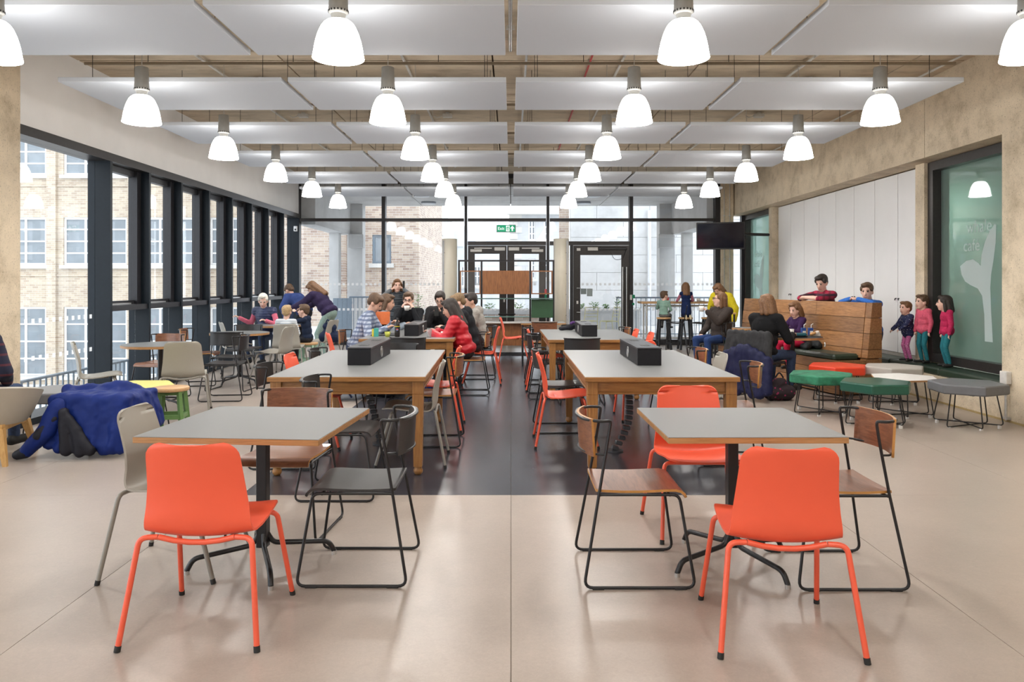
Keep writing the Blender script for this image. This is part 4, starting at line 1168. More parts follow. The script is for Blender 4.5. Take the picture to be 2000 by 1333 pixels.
# long tables
long_table(-1.26, 6.88, 1.2, 1.185, 2.3, 'long teak table with grey top, near left of the aisle')
long_table(1.132, 6.87, 0.2, 1.165, 2.3, 'long teak table with grey top, near right of the aisle')
long_table(-1.32, 10.74, 0.3, 1.2, 2.3, 'long teak table where the group sits, far left of the aisle')
long_table(1.03, 10.5, 0.6, 1.17, 2.1, 'long teak table with grey top, far right of the aisle')
power_box(-1.40, -1.2, 6.54, 7.6, 1, 'black power box on the near left long table')
power_box(1.08, 1.284, 6.52, 7.57, -1, 'black power box on the near right long table')
power_box(-1.41, -1.22, 10.1, 11.1, 1, 'black power box among the group on the far left long table')
power_box(.93, 1.13, 10.0, 11.1, -1, 'black power box on the far right long table')
sled_chair('black', -1.17, 5.33, -90, 'black sled chair at the near end of the left long table')
sled_chair('black', -1.78, 6.2, -90, 'black sled chair at the left of the near left long table, nearest')
shell_chair('orange', -1.77, 6.9, -90, 'coral shell chair at the left of the near left long table')
sled_chair('black', -1.73, 7.62, -86, 'black sled chair at the left of the near left long table, farthest')
shell_chair('orange', -2.12, 9.85, -70, 'coral shell chair behind the man in the plaid shirt, turned aside')
sled_chair('brown', -2.12, 10.62, -90, 'walnut sled chair under the man in the plaid shirt')
shell_chair('grey', -.80, 6.26, 92, 'taupe shell chair on the aisle side of the near left long table')
sled_chair('brown', -.71, 7.0, 90, 'walnut sled chair on the aisle side of the near left long table')
shell_chair('orange', -.76, 7.68, 90, 'coral shell chair on the aisle side of the near left long table')
sled_chair('black', -1.22, 8.07, 180, 'black sled chair at the far end of the near left long table')
sled_chair('black', -1.245, 9.40, 0, 'black sled chair with its back to us at the far left long table')
sled_chair('brown', -.55, 10.1, 90, 'walnut sled chair under the woman in the red jacket')
shell_chair('orange', -.42, 11.1, 90, 'coral shell chair behind the woman in the red jacket')
sled_chair('black', -.5, 11.72, 90, 'black sled chair at the aisle side of the far left table, farthest')
sled_chair('black', -1.2, 12.2, 180, 'black sled chair at the far end of the far left long table')
shell_chair('orange', .49, 6.95, -90, 'coral shell chair on the aisle side of the near right long table')
sled_chair('black', .49, 7.62, -90, 'black sled chair on the aisle side of the near right long table')
sled_chair('black', .48, 9.78, -90, 'black sled chair on the aisle side of the far right table, nearest')
shell_chair('orange', .48, 10.45, -90, 'coral shell chair on the aisle side of the far right long table')
sled_chair('black', .46, 11.15, -90, 'black sled chair on the aisle side of the far right table, farthest')
sled_chair('black', .85, 9.30, 0, 'black sled chair with its back to us at the far right long table')
sled_chair('brown', 1.78, 6.3, 82, 'walnut sled chair at the right of the near right long table, nearest')
shell_chair('grey', 1.70, 6.98, 90, 'pale taupe shell chair at the right of the near right long table')
sled_chair('brown', 1.68, 7.66, 90, 'walnut sled chair at the right of the near right long table, farthest')
shell_chair('orange', 1.42, 8.22, 180, 'coral shell chair at the far end of the near right long table')
shell_chair('orange', 1.58, 9.86, 90, 'coral shell chair at the right of the far right table, nearest')
shell_chair('orange', 1.50, 10.55, 90, 'coral shell chair at the right of the far right table, second')
sled_chair('brown', 1.48, 11.22, 90, 'walnut sled chair at the right of the far right table, farthest')
shell_chair('orange', .05, 14.05, -90, 'coral shell chair standing alone in front of the wooden screen')
sled_chair('black', 1.0, 11.75, 180, 'black sled chair at the far end of the far right long table')
# cable spines under the tables
def cable_spine(x, y, dx, label):
    t = thing('cable_spine', label, 'cable', (x, y, 0))
    m = plain('spine_grey', (.045, .048, .055), .5)
    MB().cyl((dx, 0, 0), .07, 0, .012, 16).build('base', m, t)
    for k in range(14):
        f = k / 13; xx = dx * (1 - f) ** 2.2 + .02 * math.sin(f * 5); z = .03 + f * .57
        b = MB(); b.cbox((xx, 0, z), (.062, .05, .034), .006, Matrix.Rotation(-dx * 2.2 * (1 - f) ** 1.5, 3, 'Y')); b.build('link', m, t)
cable_spine(1.04, 6.6, -.14, 'black jointed cable spine under the near right table')
cable_spine(-1.28, 6.9, .1, 'black jointed cable spine under the near left table')
# left side groups
round_table(-4.1, 8.93, .42, 'round cafe table by the windows, nearest')
round_table(-3.9, 10.98, .41, 'round cafe table by the windows, middle one')
round_table(-4.0, 13.0, .42, 'round cafe table where the white-haired woman sits')
shell_chair('grey', -4.5, 8.33, -62, 'pale shell chair between the first window fin and the nearest round table')
sled_chair('brown', -4.42, 9.62, 172, 'walnut sled chair facing us behind the nearest round table')
shell_chair('grey', -3.63, 8.5, 18, 'taupe shell chair seen from behind at the nearest round table')
sled_chair('black', -3.58, 9.58, 96, 'black sled chair right of the nearest round table')
sled_chair('black', -3.8, 10.42, -4, 'black sled chair with its back to us at the middle round table')
sled_chair('brown', -4.45, 10.95, -80, 'walnut sled chair by the window at the middle round table')
sled_chair('black', -4.1, 11.75, 180, 'black sled chair facing us behind the middle round table')
shell_chair('grey', -3.47, 11.22, 80, 'taupe shell chair side on at the middle round table')
shell_chair('grey', -3.52, 12.1, 4, 'taupe shell chair under the boy in the striped top')
shell_chair('grey', -3.28, 13.25, 75, 'pale shell chair with a navy bag hung on its back')
shell_chair('grey', -4.5, 12.5, -60, 'taupe shell chair by the far windows, partly hidden')
wood_stool(-3.27, 7.35, 10, .455, .165, plain('sage_green', (.12, .24, .075), .5), 'round wooden stool with green legs beside the yellow hexagon', 'wooden_stool', 1.12, .18)
wood_stool(-3.38, 12.72, 0, .46, .165, plain('mint_green', (.35, .55, .42), .5), 'wooden stool with mint legs under the boy in the hoodie', 'wooden_stool', 1.12, .18)
M_HGREY = plain('hex_grey', (.13, .135, .145), .5, 0, .05); M_HYEL = plain('hex_yellow', (.62, .56, .17), .6, 0, .04); M_HDK = plain('hex_taupe', (.17, .165, .16), .5, 0, .05)
hex_stool(-4.32, 7.28, 8, M_HDK, 'dark grey hexagonal stool by the left window')
hex_stool(-3.72, 7.62, 2, M_HYEL, 'yellow hexagonal stool beside the green-legged stool')
hex_stool(-3.5, 6.72, 20, M_HDK, 'dark hexagonal stool buried under the blue jacket', .44, .09, .31)
# right side stools
hex_stool(4.03, 9.42, 2, plain('hex_red', (.72, .055, .02), .35, 0, .03), 'red orange hexagonal stool')
hex_stool(4.66, 9.3, 0, plain('hex_linen', (.44, .41, .37), .8, 0, .05, 200, .1), 'pale linen hexagonal stool')
hex_stool(3.47, 8.55, 4, plain('hex_velvet', (.02, .16, .085), .75, 0, .45, 12, .1), 'emerald velvet hexagonal stool')
hex_stool(3.75, 7.86, 0, plain('hex_green', (.012, .085, .055), .3, 0, .05), 'dark green leather hexagonal stool')
hex_stool(4.33, 8.42, 10, None, 'low white hexagonal side table', .42, .02, .36, True)
hex_stool(4.65, 7.78, 24, M_HGREY, 'grey leather hexagonal stool standing alone by the column')
# wall bench cushions
M_BENCHG = plain('bench_green', (.018, .036, .022), .42, 0, .08)
for k, (y0, y1) in enumerate(((8.11, 9.3), (9.31, 10.5), (10.51, 11.7), (11.71, 12.9), (12.91, 14.1))):
    o = MB().cbox((0, 0, .045), (.34, y1 - y0, .09), .018).build('bench_cushion', M_BENCHG, None, (XR + .172, (y0 + y1) / 2, .32))
    tag(o, 'dark green bench cushion along the right wall, %s' % ['nearest to the column', 'second from the column', 'third from the column', 'fourth from the column', 'farthest'][k], 'cushion', 'green wall bench cushions')
# cupboards
for u in range(4):
    y0 = 10.26 + u * 1.4
    t = thing('wall_cupboard', 'tall white two-door wall cupboard, %s' % ['nearest to the green window', 'second from the near window', 'third from the near window', 'farthest, beside the narrow green window'][u], 'cupboard', (XW, y0, .45), 0, 'white wall cupboards')
    bx('carcass', plain('carcass_tan', (.30, .24, .17), .7), t, .022, .3, 0, 1.4, 0, 2.57)  # tan carcass colour shows in the seams around the doors
    for k in range(2):
        d = bx('door', M_CUPB, t, 0, .02, k * .7 + .007, k * .7 + .693, .006, 2.565, .002)
        yh = .66 if k == 0 else .74
        MB().tube([(-.001, yh, .78), (-.018, yh, .78), (-.018, yh + (.012 if k else -.012), .755)], .008, 6).build('latch', M_ROD, d)
bx('plinth', plain('plinth_grey', (.35, .33, .30), .7), wr, XW - 0.0, XW + .05, 10.24, 15.88, .32, .45)
# conduit socket on the column
t = thing('wall_socket', 'white socket box with grey conduit at the foot of the right column', 'socket', (5.2, 7.98, 0))
bx('socket_box', plain('socket_white', (.62, .6, .57), .4), t, -.06, 0, -.05, .06, .40, .53, .006)
MB().tube([(-.03, 0, .02), (-.03, 0, .40)], .013, 8).build('conduit', M_GALV, t)
bx('saddle', M_GALV, t, -.04, 0, -.04, .04, .03, .055)
# ------------------------------------------------------------------ wooden booth
bt = thing('booth_bench', 'tall-backed booth bench of reclaimed brown planks', 'bench', (4.71, 9.9, 0), math.radians(14.87))
LB = 3.0; TOPZ = 1.195
bx('back_core', M_PLANK, bt, .02, .10, .04, LB - .02, .02, TOPZ - .03)
hs = [1.195, .995, .79, .585, .47]
def lean(z): return -.075 * (TOPZ - z) / .7
rnd = random.Random(3)
tints = [wood('reclaimed_plank_%d' % k, tuple(c * f for c in (0.17, 0.075, 0.025)), tuple(c * f for c in (0.42, 0.21, 0.085)), (14, 2, 18), .36, .2, .12) for k, f in enumerate((.8, 1.0, 1.15))]
for k in range(4):
    z1, z0 = hs[k], hs[k + 1] + .006
    cuts = [0.12, .12 + rnd.uniform(.9, 1.3), .12 + rnd.uniform(1.9, 2.3), LB]
    for a, b_ in zip(cuts, cuts[1:]):
        th = rnd.uniform(0, .006); b = MB()
        v = [(lean(z) - o_ - th * (1 if o_ else 0), yv, z) for o_ in (0, .028) for z in (z0, z1) for yv in (a + .002, b_ - .002)]
        b.add(v, [(0, 1, 3, 2), (4, 6, 7, 5), (0, 4, 5, 1), (2, 3, 7, 6), (0, 2, 6, 4), (1, 5, 7, 3)])
        b.build('plank', tints[rnd.randrange(3)], bt)
    # end planks
    b = MB(); v = [(x, yv, z) for yv in (0, .11) for z in (z0, z1) for x in (lean(z) - .03, .115)]
    b.add(v, [(0, 1, 3, 2), (4, 6, 7, 5), (0, 4, 5, 1), (2, 3, 7, 6), (0, 2, 6, 4), (1, 5, 7, 3)]); b.build('end_plank', tints[k % 2], bt)
bx('end_plank', tints[0], bt, lean(.3) - .03, .115, 0, .11, .02, .464)
for k, (z0, z1) in enumerate(((.02, .17), (.176, .326), (.332, .45))):
    for a, b_ in ((0, 1.1), (1.105, 2.2), (2.205, LB)): bx('seat_front_plank', tints[(k + int(b_)) % 3], bt, -.52, -.49, a, b_, z0, z1)
    bx('seat_end_plank', tints[k % 2], bt, -.49, lean(.3) - .035, 0, .03, z0, z1)
bx('seat_board', tints[1], bt, -.49, -.09, .03, LB, .40, .44)
for k in range(3):
    MB().cbox((-.30, .16 + k * .95 + .46, .48), (.39, .93, .085), .025).build('seat_cushion', M_BENCHG, bt)

# ------------------------------------------------------------------ wooden screen in front of the double doors
D = 15.4
sc_ = thing('display_screen', 'black steel screen frame with brown wood and green panels before the doors', 'screen', (0, D, 0))
pxs = [PX(p, D) for p in (896.5, 940.6, 1035.6, 1081)]
zt = PZ(508, D)
for x in pxs: bx('post', M_ROD, sc_, x - .018, x + .018, -.02, .02, 0, zt)
for k in range(3): bx('top_bar', M_ROD, sc_, pxs[k] + .018, pxs[k + 1] - .018, -.02, .02, zt - .035, zt)
z0, z1 = PZ(575, D), PZ(529, D)
bx('brown_panel', M_PANELWOOD, sc_, pxs[1] + .02, pxs[2] - .02, -.035, .0, z0, z1, .003)
for a, b_ in ((pxs[0] + .02, pxs[1] - .02), (pxs[2] + .02, pxs[3] - .02)):
    fr = MB(); t_ = .022
    fr.bbox(a, b_, -.03, .03, z0, z0 + t_); fr.bbox(a, b_, -.03, .03, z1 - t_, z1); fr.bbox(a, a + t_, -.03, .03, z0 + t_, z1 - t_); fr.bbox(b_ - t_, b_, -.03, .03, z0 + t_, z1 - t_)
    f = fr.build('glazed_frame', M_PANELWOOD, sc_); bx('pane', M_GLASS, f, a + t_, b_ - t_, -.003, .003, z0 + t_, z1 - t_)
bx('glass_shelf', plain('shelf_green', (.08, .14, .12), .2), sc_, pxs[0] + .018, pxs[3] - .018, -.1, .1, PZ(584.5, D), PZ(582.5, D))
bx('green_panel', plain('panel_green', (.022, .075, .03), .55), sc_, pxs[2] + .02, pxs[3] - .01, -.03, 0, PZ(621, D), PZ(585, D), .003)
bx('glass_shelf', MATS['shelf_green'], sc_, pxs[1] + .018, pxs[2] - .018, -.1, .1, PZ(620, D), PZ(618, D))
bx('foot_bar', M_ROD, sc_, pxs[0], pxs[3], -.02, .02, .02, .05)
bx('foot_bar', M_ROD, sc_, pxs[0], pxs[3], -.14, -.1, .0, .03)
bx('modesty_panel', M_PANELWOOD, sc_, pxs[0] + .3, pxs[2] - .02, -.06, -.03, PZ(675, D), PZ(631, D))
bx('counter_top', plain('counter_pale', (.55, .52, .48), .45), sc_, pxs[0] + .3, pxs[2] + .0, -.22, .1, PZ(631, D), PZ(628.5, D))
o = bx('door_sticker', plain('sticker_red', (.7, .02, .03), .5), d1, PX(1063.5, FY), PX(1068, FY), FY - .07, FY - .062, PZ(573, FY), PZ(565, FY))
o = bx('door_sticker', plain('sticker_green', (.0, .3, .13), .5), d1, PX(1063.5, FY), PX(1068, FY), FY - .07, FY - .062, PZ(583, FY), PZ(576, FY))
# small desk right of the screen
dk = thing('desk', 'small desk with wooden edge in front of the green panel', 'table', (PX(1060, 13.6), 13.6, 0))
MB().cbox((0, 0, .735), (.78, .6, .03), .003).build('desk_top', M_TOP, dk)
bx('desk_edge', M_OAKEDGE, dk, -.392, .392, -.305, -.3, .72, .748)
for sx in (-1, 1):
    for sy in (-1, 1): MB().tube([(sx * .36, sy * .27, 0), (sx * .36, sy * .27, .72)], .014, 8).build('leg', M_ROD, dk)
sled_chair('brown', PX(1062, 13.1), 13.0, 0, 'walnut sled chair pushed up to the small desk')
for side, px in (('left', 878), ('right', 1096)):
    D = 16.6
    t = thing('air_curtain_column', 'tall cream cylindrical air curtain left of the doors' if side == 'left' else 'tall cream cylindrical air curtain right of the double doors', 'heater', (PX(px, D), D, 0))
    h = PZ(467, D); sg = -1 if side == 'left' else 1
    MB().lathe([(.001, 0), (.165, 0), (.165, h - .01), (.158, h), (.001, h)], seg=36).build('casing', M_CREAM, t)
    bx('grille_strip', plain('grille', (.42, .42, .42), .5, .3), t, sg * .125 - .02, sg * .125 + .02, -.135, -.09, .05, h - .04)
    for k in range(5): MB().ell((sg * .10, -.134, .3 + k * .45), (.008, .008, .008), 8, 5).build('screw', M_SLOT, t)

# ------------------------------------------------------------------ television
tv = thing('television', 'black wall-mounted television angled into the room', 'television', (PX(1407, 15.2), 15.2, PZ(461, 15.2)), math.radians(-16))
rt = Matrix.Rotation(math.radians(8), 3, 'X')
MB().cbox((0, 0, 0), (.93, .05, .54), .006, rt).build('case', M_RUBBER, tv)
b = MB(); b.box(rt @ Vector((0, -.0265, .005)), (.89, .003, .49), rt); b.build('display', plain('tv_glass', (.006, .007, .012), .08, 0, .1, spec=.6), tv)
MB().tube([(0, .03, 0), (.35, .35, .05), (.95, .75, .05)], .03, 8).build('mount_arm', M_ROD, tv)
bx('mount_plate', M_ROD, tv, -.2, .2, .03, .05, -.15, .15)

# pier conduits
for i, x in enumerate((4.95, 5.08)):
    t = thing('conduit', 'thin pale vertical conduit on the pier behind the television, %s' % ('left' if i == 0 else 'right'), 'conduit', (x, FY - .165, 0), 0, 'pier conduits')
    MB().tube([(0, 0, .3), (0, 0, 3.9)], .011, 6).build('pipe', M_WCOND, t)
    for z in (1, 2, 3): bx('saddle', M_GALV, t, -.03, .03, -.012, .012, z, z + .02)
t = thing('door_contact', 'small white sensor on the left end of the glazed wall', 'sensor', (PX(577, 17.75), 17.8, PZ(452, 17.75)))
bx('case', M_WFRAME, t, -.04, .04, -.06, 0, 0, .12, .006); bx('lens', M_SLOT, t, -.02, .02, -.064, -.06, .02, .06)

# ------------------------------------------------------------------ bar table and stools
D = 17.1
bar = thing('bar_table', 'long high bar table with wooden top against the glazing', 'table', (3.85, 17.25, 0))
bx('bar_top', M_STOOLWOOD, bar, -.95, .78, -.27, .27, .985, 1.03, .004)
for x in (-.82, .7):
    for y_ in (-.2, .2): MB().tube([(x, y_, 0), (x, y_, .98)], .022, 10).build('leg', M_GALV, bar)
for y_ in (-.2, .2): MB().tube([(-.82, y_, .93), (.7, y_, .93)], .018, 8).build('rail', M_GALV, bar)
MB().tube([(-.82, -.2, .22), (.7, -.2, .22)], .018, 8).build('foot_rail', M_GALV, bar)
wood_stool(3.32, 16.62, 0, .70, .155, M_ROD, 'black-legged bar stool under the small boy', 'bar_stool', 1.25, .2)
wood_stool(3.80, 16.62, 0, .70, .155, M_ROD, 'black-legged bar stool under the girl in navy', 'bar_stool', 1.25, .2)
wood_stool(4.3, 16.62, 0, .70, .155, M_ROD, 'black-legged bar stool beside the woman with the mug', 'bar_stool', 1.25, .2)
def wire_chair(x, y, rz, label):
    t = thing('wire_chair', label, 'chair', (x, y, 0), math.radians(rz), 'black wire chairs')
    for sx in (-1, 1):
        MB().tube([(sx * .2, .2, 0), (sx * .17, .16, .62)], .008, 6).build('leg', M_ROD, t)
        MB().tube([(sx * .2, -.24, 0), (sx * .17, -.16, .62)], .008, 6).build('leg', M_ROD, t)
    for k in range(6):
        x_ = -.18 + k * .072
        MB().tube([(x_, .18, .63), (x_, -.05, .61), (x_, -.16, .64), (x_, -.2, .8), (x_, -.23, .98)], .0045, 5).build('back_wire', M_ROD, t)
    for k in range(5): z = .68 + k * .075; MB().tube([(-.19, -.17 - k * .015, z), (.19, -.17 - k * .015, z)], .0045, 5).build('cross_wire', M_ROD, t)
    MB().tube([(-.19, .18, .63), (.19, .18, .63), (.2, -.16, .64), (-.2, -.16, .64)], .007, 6, True).build('seat_ring', M_ROD, t)
    MB().tube([(-.19, .185, .2), (.19, .185, .2), (.19, -.2, .2), (-.19, -.2, .2)], .006, 6, True).build('foot_ring', M_ROD, t)
wire_chair(3.42, 15.85, 75, 'tall black wire chair behind the small boy')
wire_chair(3.92, 15.7, 60, 'tall black wire chair behind the girl in navy')
t = thing('side_table', 'tall wooden-topped side table on black legs near the woman with the mug', 'table', (4.05, 14.6, 0))
MB().cbox((0, 0, .87), (.42, .3, .03), .003).build('table_top', M_STOOLWOOD, t)
for sx in (-1, 1):
    for sy in (-1, 1): bx('leg', M_ROD, t, sx * .18 - .015, sx * .18 + .015, sy * .12 - .015, sy * .12 + .015, 0, .855)

# right-hand cafe tables
round_table(3.76, 10.2, .38, 'round cafe table with tray and drinks beside the booth', .74, M_RUBBER)
round_table(3.74, 12.15, .22, 'small round cafe table beside the woman with the mug')
sled_chair('black', 3.42, 12.75, 60, 'black sled chair under the woman with the mug')
sled_chair('black', 3.2, 9.75, -50, 'black sled chair under coats and the person in black')

# ------------------------------------------------------------------ armchair
ac = thing('armchair', 'beige tub armchair on wooden legs at the left edge', 'armchair', (-4.36, 6.28, 0), math.radians(12))
rows_ = []
for k in range(25):
    a = PI * 1.28 * (k / 24 - .5)      # wrap round the back
    ht = .64 - .10 * abs(a / 2.0) ** 2
    col = []
    for j in range(7):
        f = j / 6; z = .32 + (ht - .32) * f; rr = .30 + .11 * f ** .8
        col.append((rr * 1.05 * math.sin(a), -rr * math.cos(a), z))
    rows_.append(col)
M_TUB = plain('tub_beige', (.40, .36, .29), .45, 0, .03, 10)
MB().sheet(rows_, .035).build('tub_shell', M_TUB, ac)
MB().cbox((0, .02, .38), (.52, .56, .12), .04).build('seat_cushion', M_TUB, ac)
bx('base_frame', M_OAKLEG, ac, -.26, .26, -.26, .26, .27, .32, .004)
for sx in (-1, 1):
    for sy in (-1, 1):
        b = MB(); v = []
        for rr, w_, z in ((.30, .016, 0), (.24, .03, .29)):
            for dx, dy in ((-1, -1), (1, -1), (1, 1), (-1, 1)): v.append((sx * rr + dx * w_, sy * rr + dy * w_, z))
        b.add(v, [(3, 2, 1, 0), (4, 5, 6, 7), (0, 1, 5, 4), (1, 2, 6, 5), (2, 3, 7, 6), (3, 0, 4, 7)]); b.build('leg', M_OAKLEG, ac)

# ------------------------------------------------------------------ soft things: remeshed blobs
REMESH = []
def soft(mb, name, mat, parent, voxel=.014, smooth=4, wrinkle=0.0):
    o = mb.build(name, mat, parent)
    r = o.modifiers.new('r', 'REMESH'); r.mode = 'VOXEL'; r.voxel_size = voxel; r.use_smooth_shade = True
    if smooth:
        s = o.modifiers.new('s', 'SMOOTH'); s.factor = .5; s.iterations = smooth
    if wrinkle:
        tx = bpy.data.textures.get('wrinkle_clouds') or bpy.data.textures.new('wrinkle_clouds', 'CLOUDS')
        tx.noise_scale = .12; tx.noise_depth = 2
        dsp = o.modifiers.new('d', 'DISPLACE'); dsp.texture = tx; dsp.strength = wrinkle; dsp.mid_level = .5; dsp.texture_coords = 'LOCAL'
    REMESH.append(o); return o

# blue jacket draped over a stool
jk = thing('jacket', 'royal blue and black jacket draped over a stool with one sleeve on the floor', 'jacket', (-3.53, 6.70, .435))
M_JBLUE = cloth('jacket_blue', (.002, .015, .13), .6, .1, 8, .05); M_JBLK = cloth('jacket_black', (.012, .012, .018), .6, .1, 8, .05)
b = MB()
rj = random.Random(5)
for k in range(15):
    x = -.30 + k * .042
    b.cap((x, .20, .03), (x, -.28, .045), .045, .05); o1, o2 = rj.uniform(-.02, .02), rj.uniform(-.03, .03)
    b.cap((x, -.29, .04), (x * 1.06 + o1, -.365 + o1, -.34 + o2), .055, .045)
for k in range(9):
    yy = .2 - k * .06; o2 = rj.uniform(-.03, .03); b.cap((.29, yy, .03), (.345, yy + o2, -.26 + o2), .05, .045)
b.cap((-.34, .05, .07), (.10, .10, .10), .05, .055); b.cap((-.30, -.08, .03), (-.36, .0, .09), .06, .05); b.cap((-.1, .0, .05), (.2, .12, .08), .05, .05)
soft(b, 'jacket_body', M_JBLUE, jk, .016, 9, .05)
b = MB()
b.cap((-.24, -.33, -.02), (-.30, -.40, -.20), .085, .075); b.cap((-.30, -.40, -.20), (-.46, -.42, -.37), .075, .055)
soft(b, 'sleeve', M_JBLUE, jk, .014, 4, .02)
b = MB(); b.cap((-.17, -.385, -.05), (-.13, -.41, -.36), .045, .05); b.cap((-.13, -.395, -.1), (.06, -.41, -.36), .04, .05); b.cap((-.05, -.40, -.2), (-.02, -.41, -.38), .045, .045)
soft(b, 'black_panel', M_JBLK, jk, .014, 4, .02)
b = MB(); b.cap((-.46, -.42, -.37), (-.53, -.42, -.395), .055, .04); b.cap((-.24, -.395, -.1), (-.34, -.445, -.23), .04, .045)
soft(b, 'cuff', M_JBLK, jk, .014, 3)

# coats on the chair of the person in black
t = thing('coat', 'dark grey coat hung over the back of the chair beside the person in black', 'coat', (3.2, 9.75, .45), math.radians(-50))
b = MB()
for k in range(7):
    x = -.27 + k * .09; b.cap((x, -.30, .36), (x * 1.15, -.36, -.12 + .04 * math.sin(k)), .05, .055)
    b.cap((x, -.30, .37), (x, -.22, .30), .05, .04)
soft(b, 'coat_body', cloth('coat_grey', (.030, .030, .032), .8, .15, 30), t, .018, 4, .03)
t = thing('coat', 'navy padded coat hung low over the same chair as the grey coat', 'coat', (3.17, 9.73, .45), math.radians(-50))
b = MB()
for k in range(8):
    x = -.33 + k * .095; z = .22 - .16 * abs(k - 3.5) / 3.5
    b.cap((x, -.37, z), (x * 1.1, -.42, -.34 + .03 * math.sin(2 * k)), .06, .06); b.cap((x, -.36, z), (x, -.3, z - .02), .06, .04)
soft(b, 'coat_body', cloth('coat_navy', (.008, .010, .045), .6, .15, 30), t, .018, 4, .03)
def bag(name, label, loc, parts, mat, cat='bag', vox=.014, extra=None):
    t = thing(name, label, cat, loc)
    b = MB()
    for p in parts: b.cap(*p)
    soft(b, 'bag_body', mat, t, vox, 3, .02)
    for nm, pts, r, m in (extra or []): MB().tube(fillet(pts, .05), r, 6).build(nm, m, t)
    return t
M_NAVY = cloth('navy_canvas', (.012, .022, .06), .7)
bag('shoulder_bag', 'navy shoulder bag hung on the pale shell chair', (PX(642, 13.1), 13.2, .42), [((-.1, 0, .1), (.12, 0, .1), .1, .1), ((-.06, 0, .28), (.06, 0, .26), .07, .06), ((-.1, 0, .1), (0, 0, .3), .08, .06)], M_NAVY, extra=[('strap', [(-.1, -.03, .25), (-.03, -.05, .42), (.12, -.04, .1)], .012, M_NAVY)])
bag('rucksack', 'grey blue rucksack on the floor under the far left table', (-2.0, 9.45, 0), [((-.1, 0, .11), (.12, 0, .11), .11, .10), ((-.05, 0, .22), (.08, 0, .2), .09, .08)], cloth('grey_canvas', (.30, .34, .40), .8), extra=[('strap', [(-.1, -.1, .25), (0, -.14, .15), (.05, -.1, .05)], .012, M_NAVY)])
bag('rucksack', 'black and yellow rucksack on the floor under the far left table', (-1.62, 9.7, 0), [((-.1, 0, .1), (.1, 0, .1), .10, .10), ((-.02, 0, .2), (.06, 0, .2), .09, .08)], M_JBLK, extra=[('strap', [(-.14, -.08, .22), (0, -.12, .26), (.14, -.08, .2)], .02, plain('bag_yellow', (.6, .4, .02), .7))])
bag('rucksack', 'dark pink patterned bag on the floor beside the person in black', (PX(1522, 9.45), 9.45, 0), [((-.1, 0, .1), (.1, 0, .1), .10, .1), ((-.03, 0, .2), (.03, 0, .22), .08, .06)], spotted('bag_pink', (.02, .01, .015), (.30, .02, .09), 18), extra=[('strap', [(-.05, 0, .28), (0, 0, .36), (.05, 0, .28)], .01, M_JBLK)])
bag('coat_pile', 'black jacket lying on the booth cushion', (4.27, 10.95, .52), [((-.12, -.25, .05), (.1, .2, .06), .05, .07), ((.05, -.2, .05), (.1, .15, .1), .06, .07), ((-.15, -.3, .03), (-.1, .1, .03), .03, .05)], cloth('jacket_dark', (.018, .02, .022), .7), 'jacket', extra=[('white_mark', [(.12, -.26, .10), (.125, -.27, .07), (.12, -.26, .04)], .008, M_DOT)])
bag('handbag', 'patterned tan and black bag hanging on the armchair', (-4.22, 6.0, .50), [((-.12, 0, .05), (.1, 0, .1), .08, .09), ((-.05, 0, .15), (.06, 0, .18), .07, .05)], spotted('bag_leopard', (.30, .19, .08), (.02, .015, .012), 30), extra=[('strap', [(-.1, 0, .15), (0, -.02, .35), (.1, 0, .2)], .012, M_JBLK)])
bag('folded_scarf', 'black and purple scarf heap on the far right long table', (PX(1115, 11.1), 11.25, .751), [((-.14, 0, .03), (.02, 0, .04), .03, .04), ((-.02, 0, .05), (.06, 0, .08), .04, .045)], M_JBLK, 'scarf', extra=[('purple_fold', [(0, -.03, .1), (.05, -.02, .13), (.1, 0, .08)], .02, plain('purple', (.09, .03, .16), .8))])

# ------------------------------------------------------------------ small table things
TZ_ = .7505
def cup(name, label, px, D, z, r, h, mat, handle=False, cat='cup', group=None):
    t = thing(name, label, cat, (PX(px, D), D, z), 0, group)
    MB().lathe([(.001, .004), (r * .7, .0), (r, h), (r - .004, h), (r * .68, .008), (.001, .008)], seg=20).build('cup_body', mat, t)
    if handle: MB().tube([(r * .9, 0, h * .75), (r + .025, 0, h * .65), (r + .02, 0, h * .35), (r * .8, 0, h * .3)], .005, 6).build('handle', mat, t)
    else: MB().lathe([(r - .002, h - .004), (r + .002, h), (r - .002, h + .003)], seg=20).build('rim', mat, t)
    return t
M_CHINA = plain('china', (.78, .76, .72), .25); M_CLEAR = glass('clear_plastic', (.9, .92, .92), .06, .12, (.8, .82, .82))
bt_ = thing('cola_bottle', 'dark cola bottle with yellow-banded label on the group table', 'bottle', (PX(776, 9.95), 9.95, TZ_))
MB().lathe([(.001, 0), (.030, 0), (.034, .01), (.033, .09), (.035, .14), (.03, .175), (.014, .215), (.013, .23)], seg=18).build('bottle_body', plain('cola', (.012, .008, .006), .12), bt_)
MB().lathe([(.0345, .06), (.0345, .065), (.036, .12), (.036, .13)], seg=18).build('label_wrap', plain('label_black', (.01, .01, .012), .4), bt_)
MB().lathe([(.0352, .132), (.0358, .142)], seg=18).build('yellow_band', plain('band_yellow', (.55, .45, .02), .5), bt_)
MB().lathe([(.015, .225), (.015, .245), (.001, .246)], seg=14).build('bottle_cap', M_RUBBER, bt_)
lg = MB(); lg.ell((0.004, -.0365, .095), (.014, .002, .014), 12, 8); lg.build('logo_disc', M_DOT, bt_)
b = MB(); b.ell((0.004, -.038, .1005), (.0135, .0015, .0075), 12, 6); b.build('logo_upper', plain('logo_red', (.6, .02, .03), .5), bt_)
b = MB(); b.ell((0.004, -.038, .088), (.0115, .0015, .0055), 12, 6); b.build('logo_lower', plain('logo_blue', (.01, .08, .4), .5), bt_)
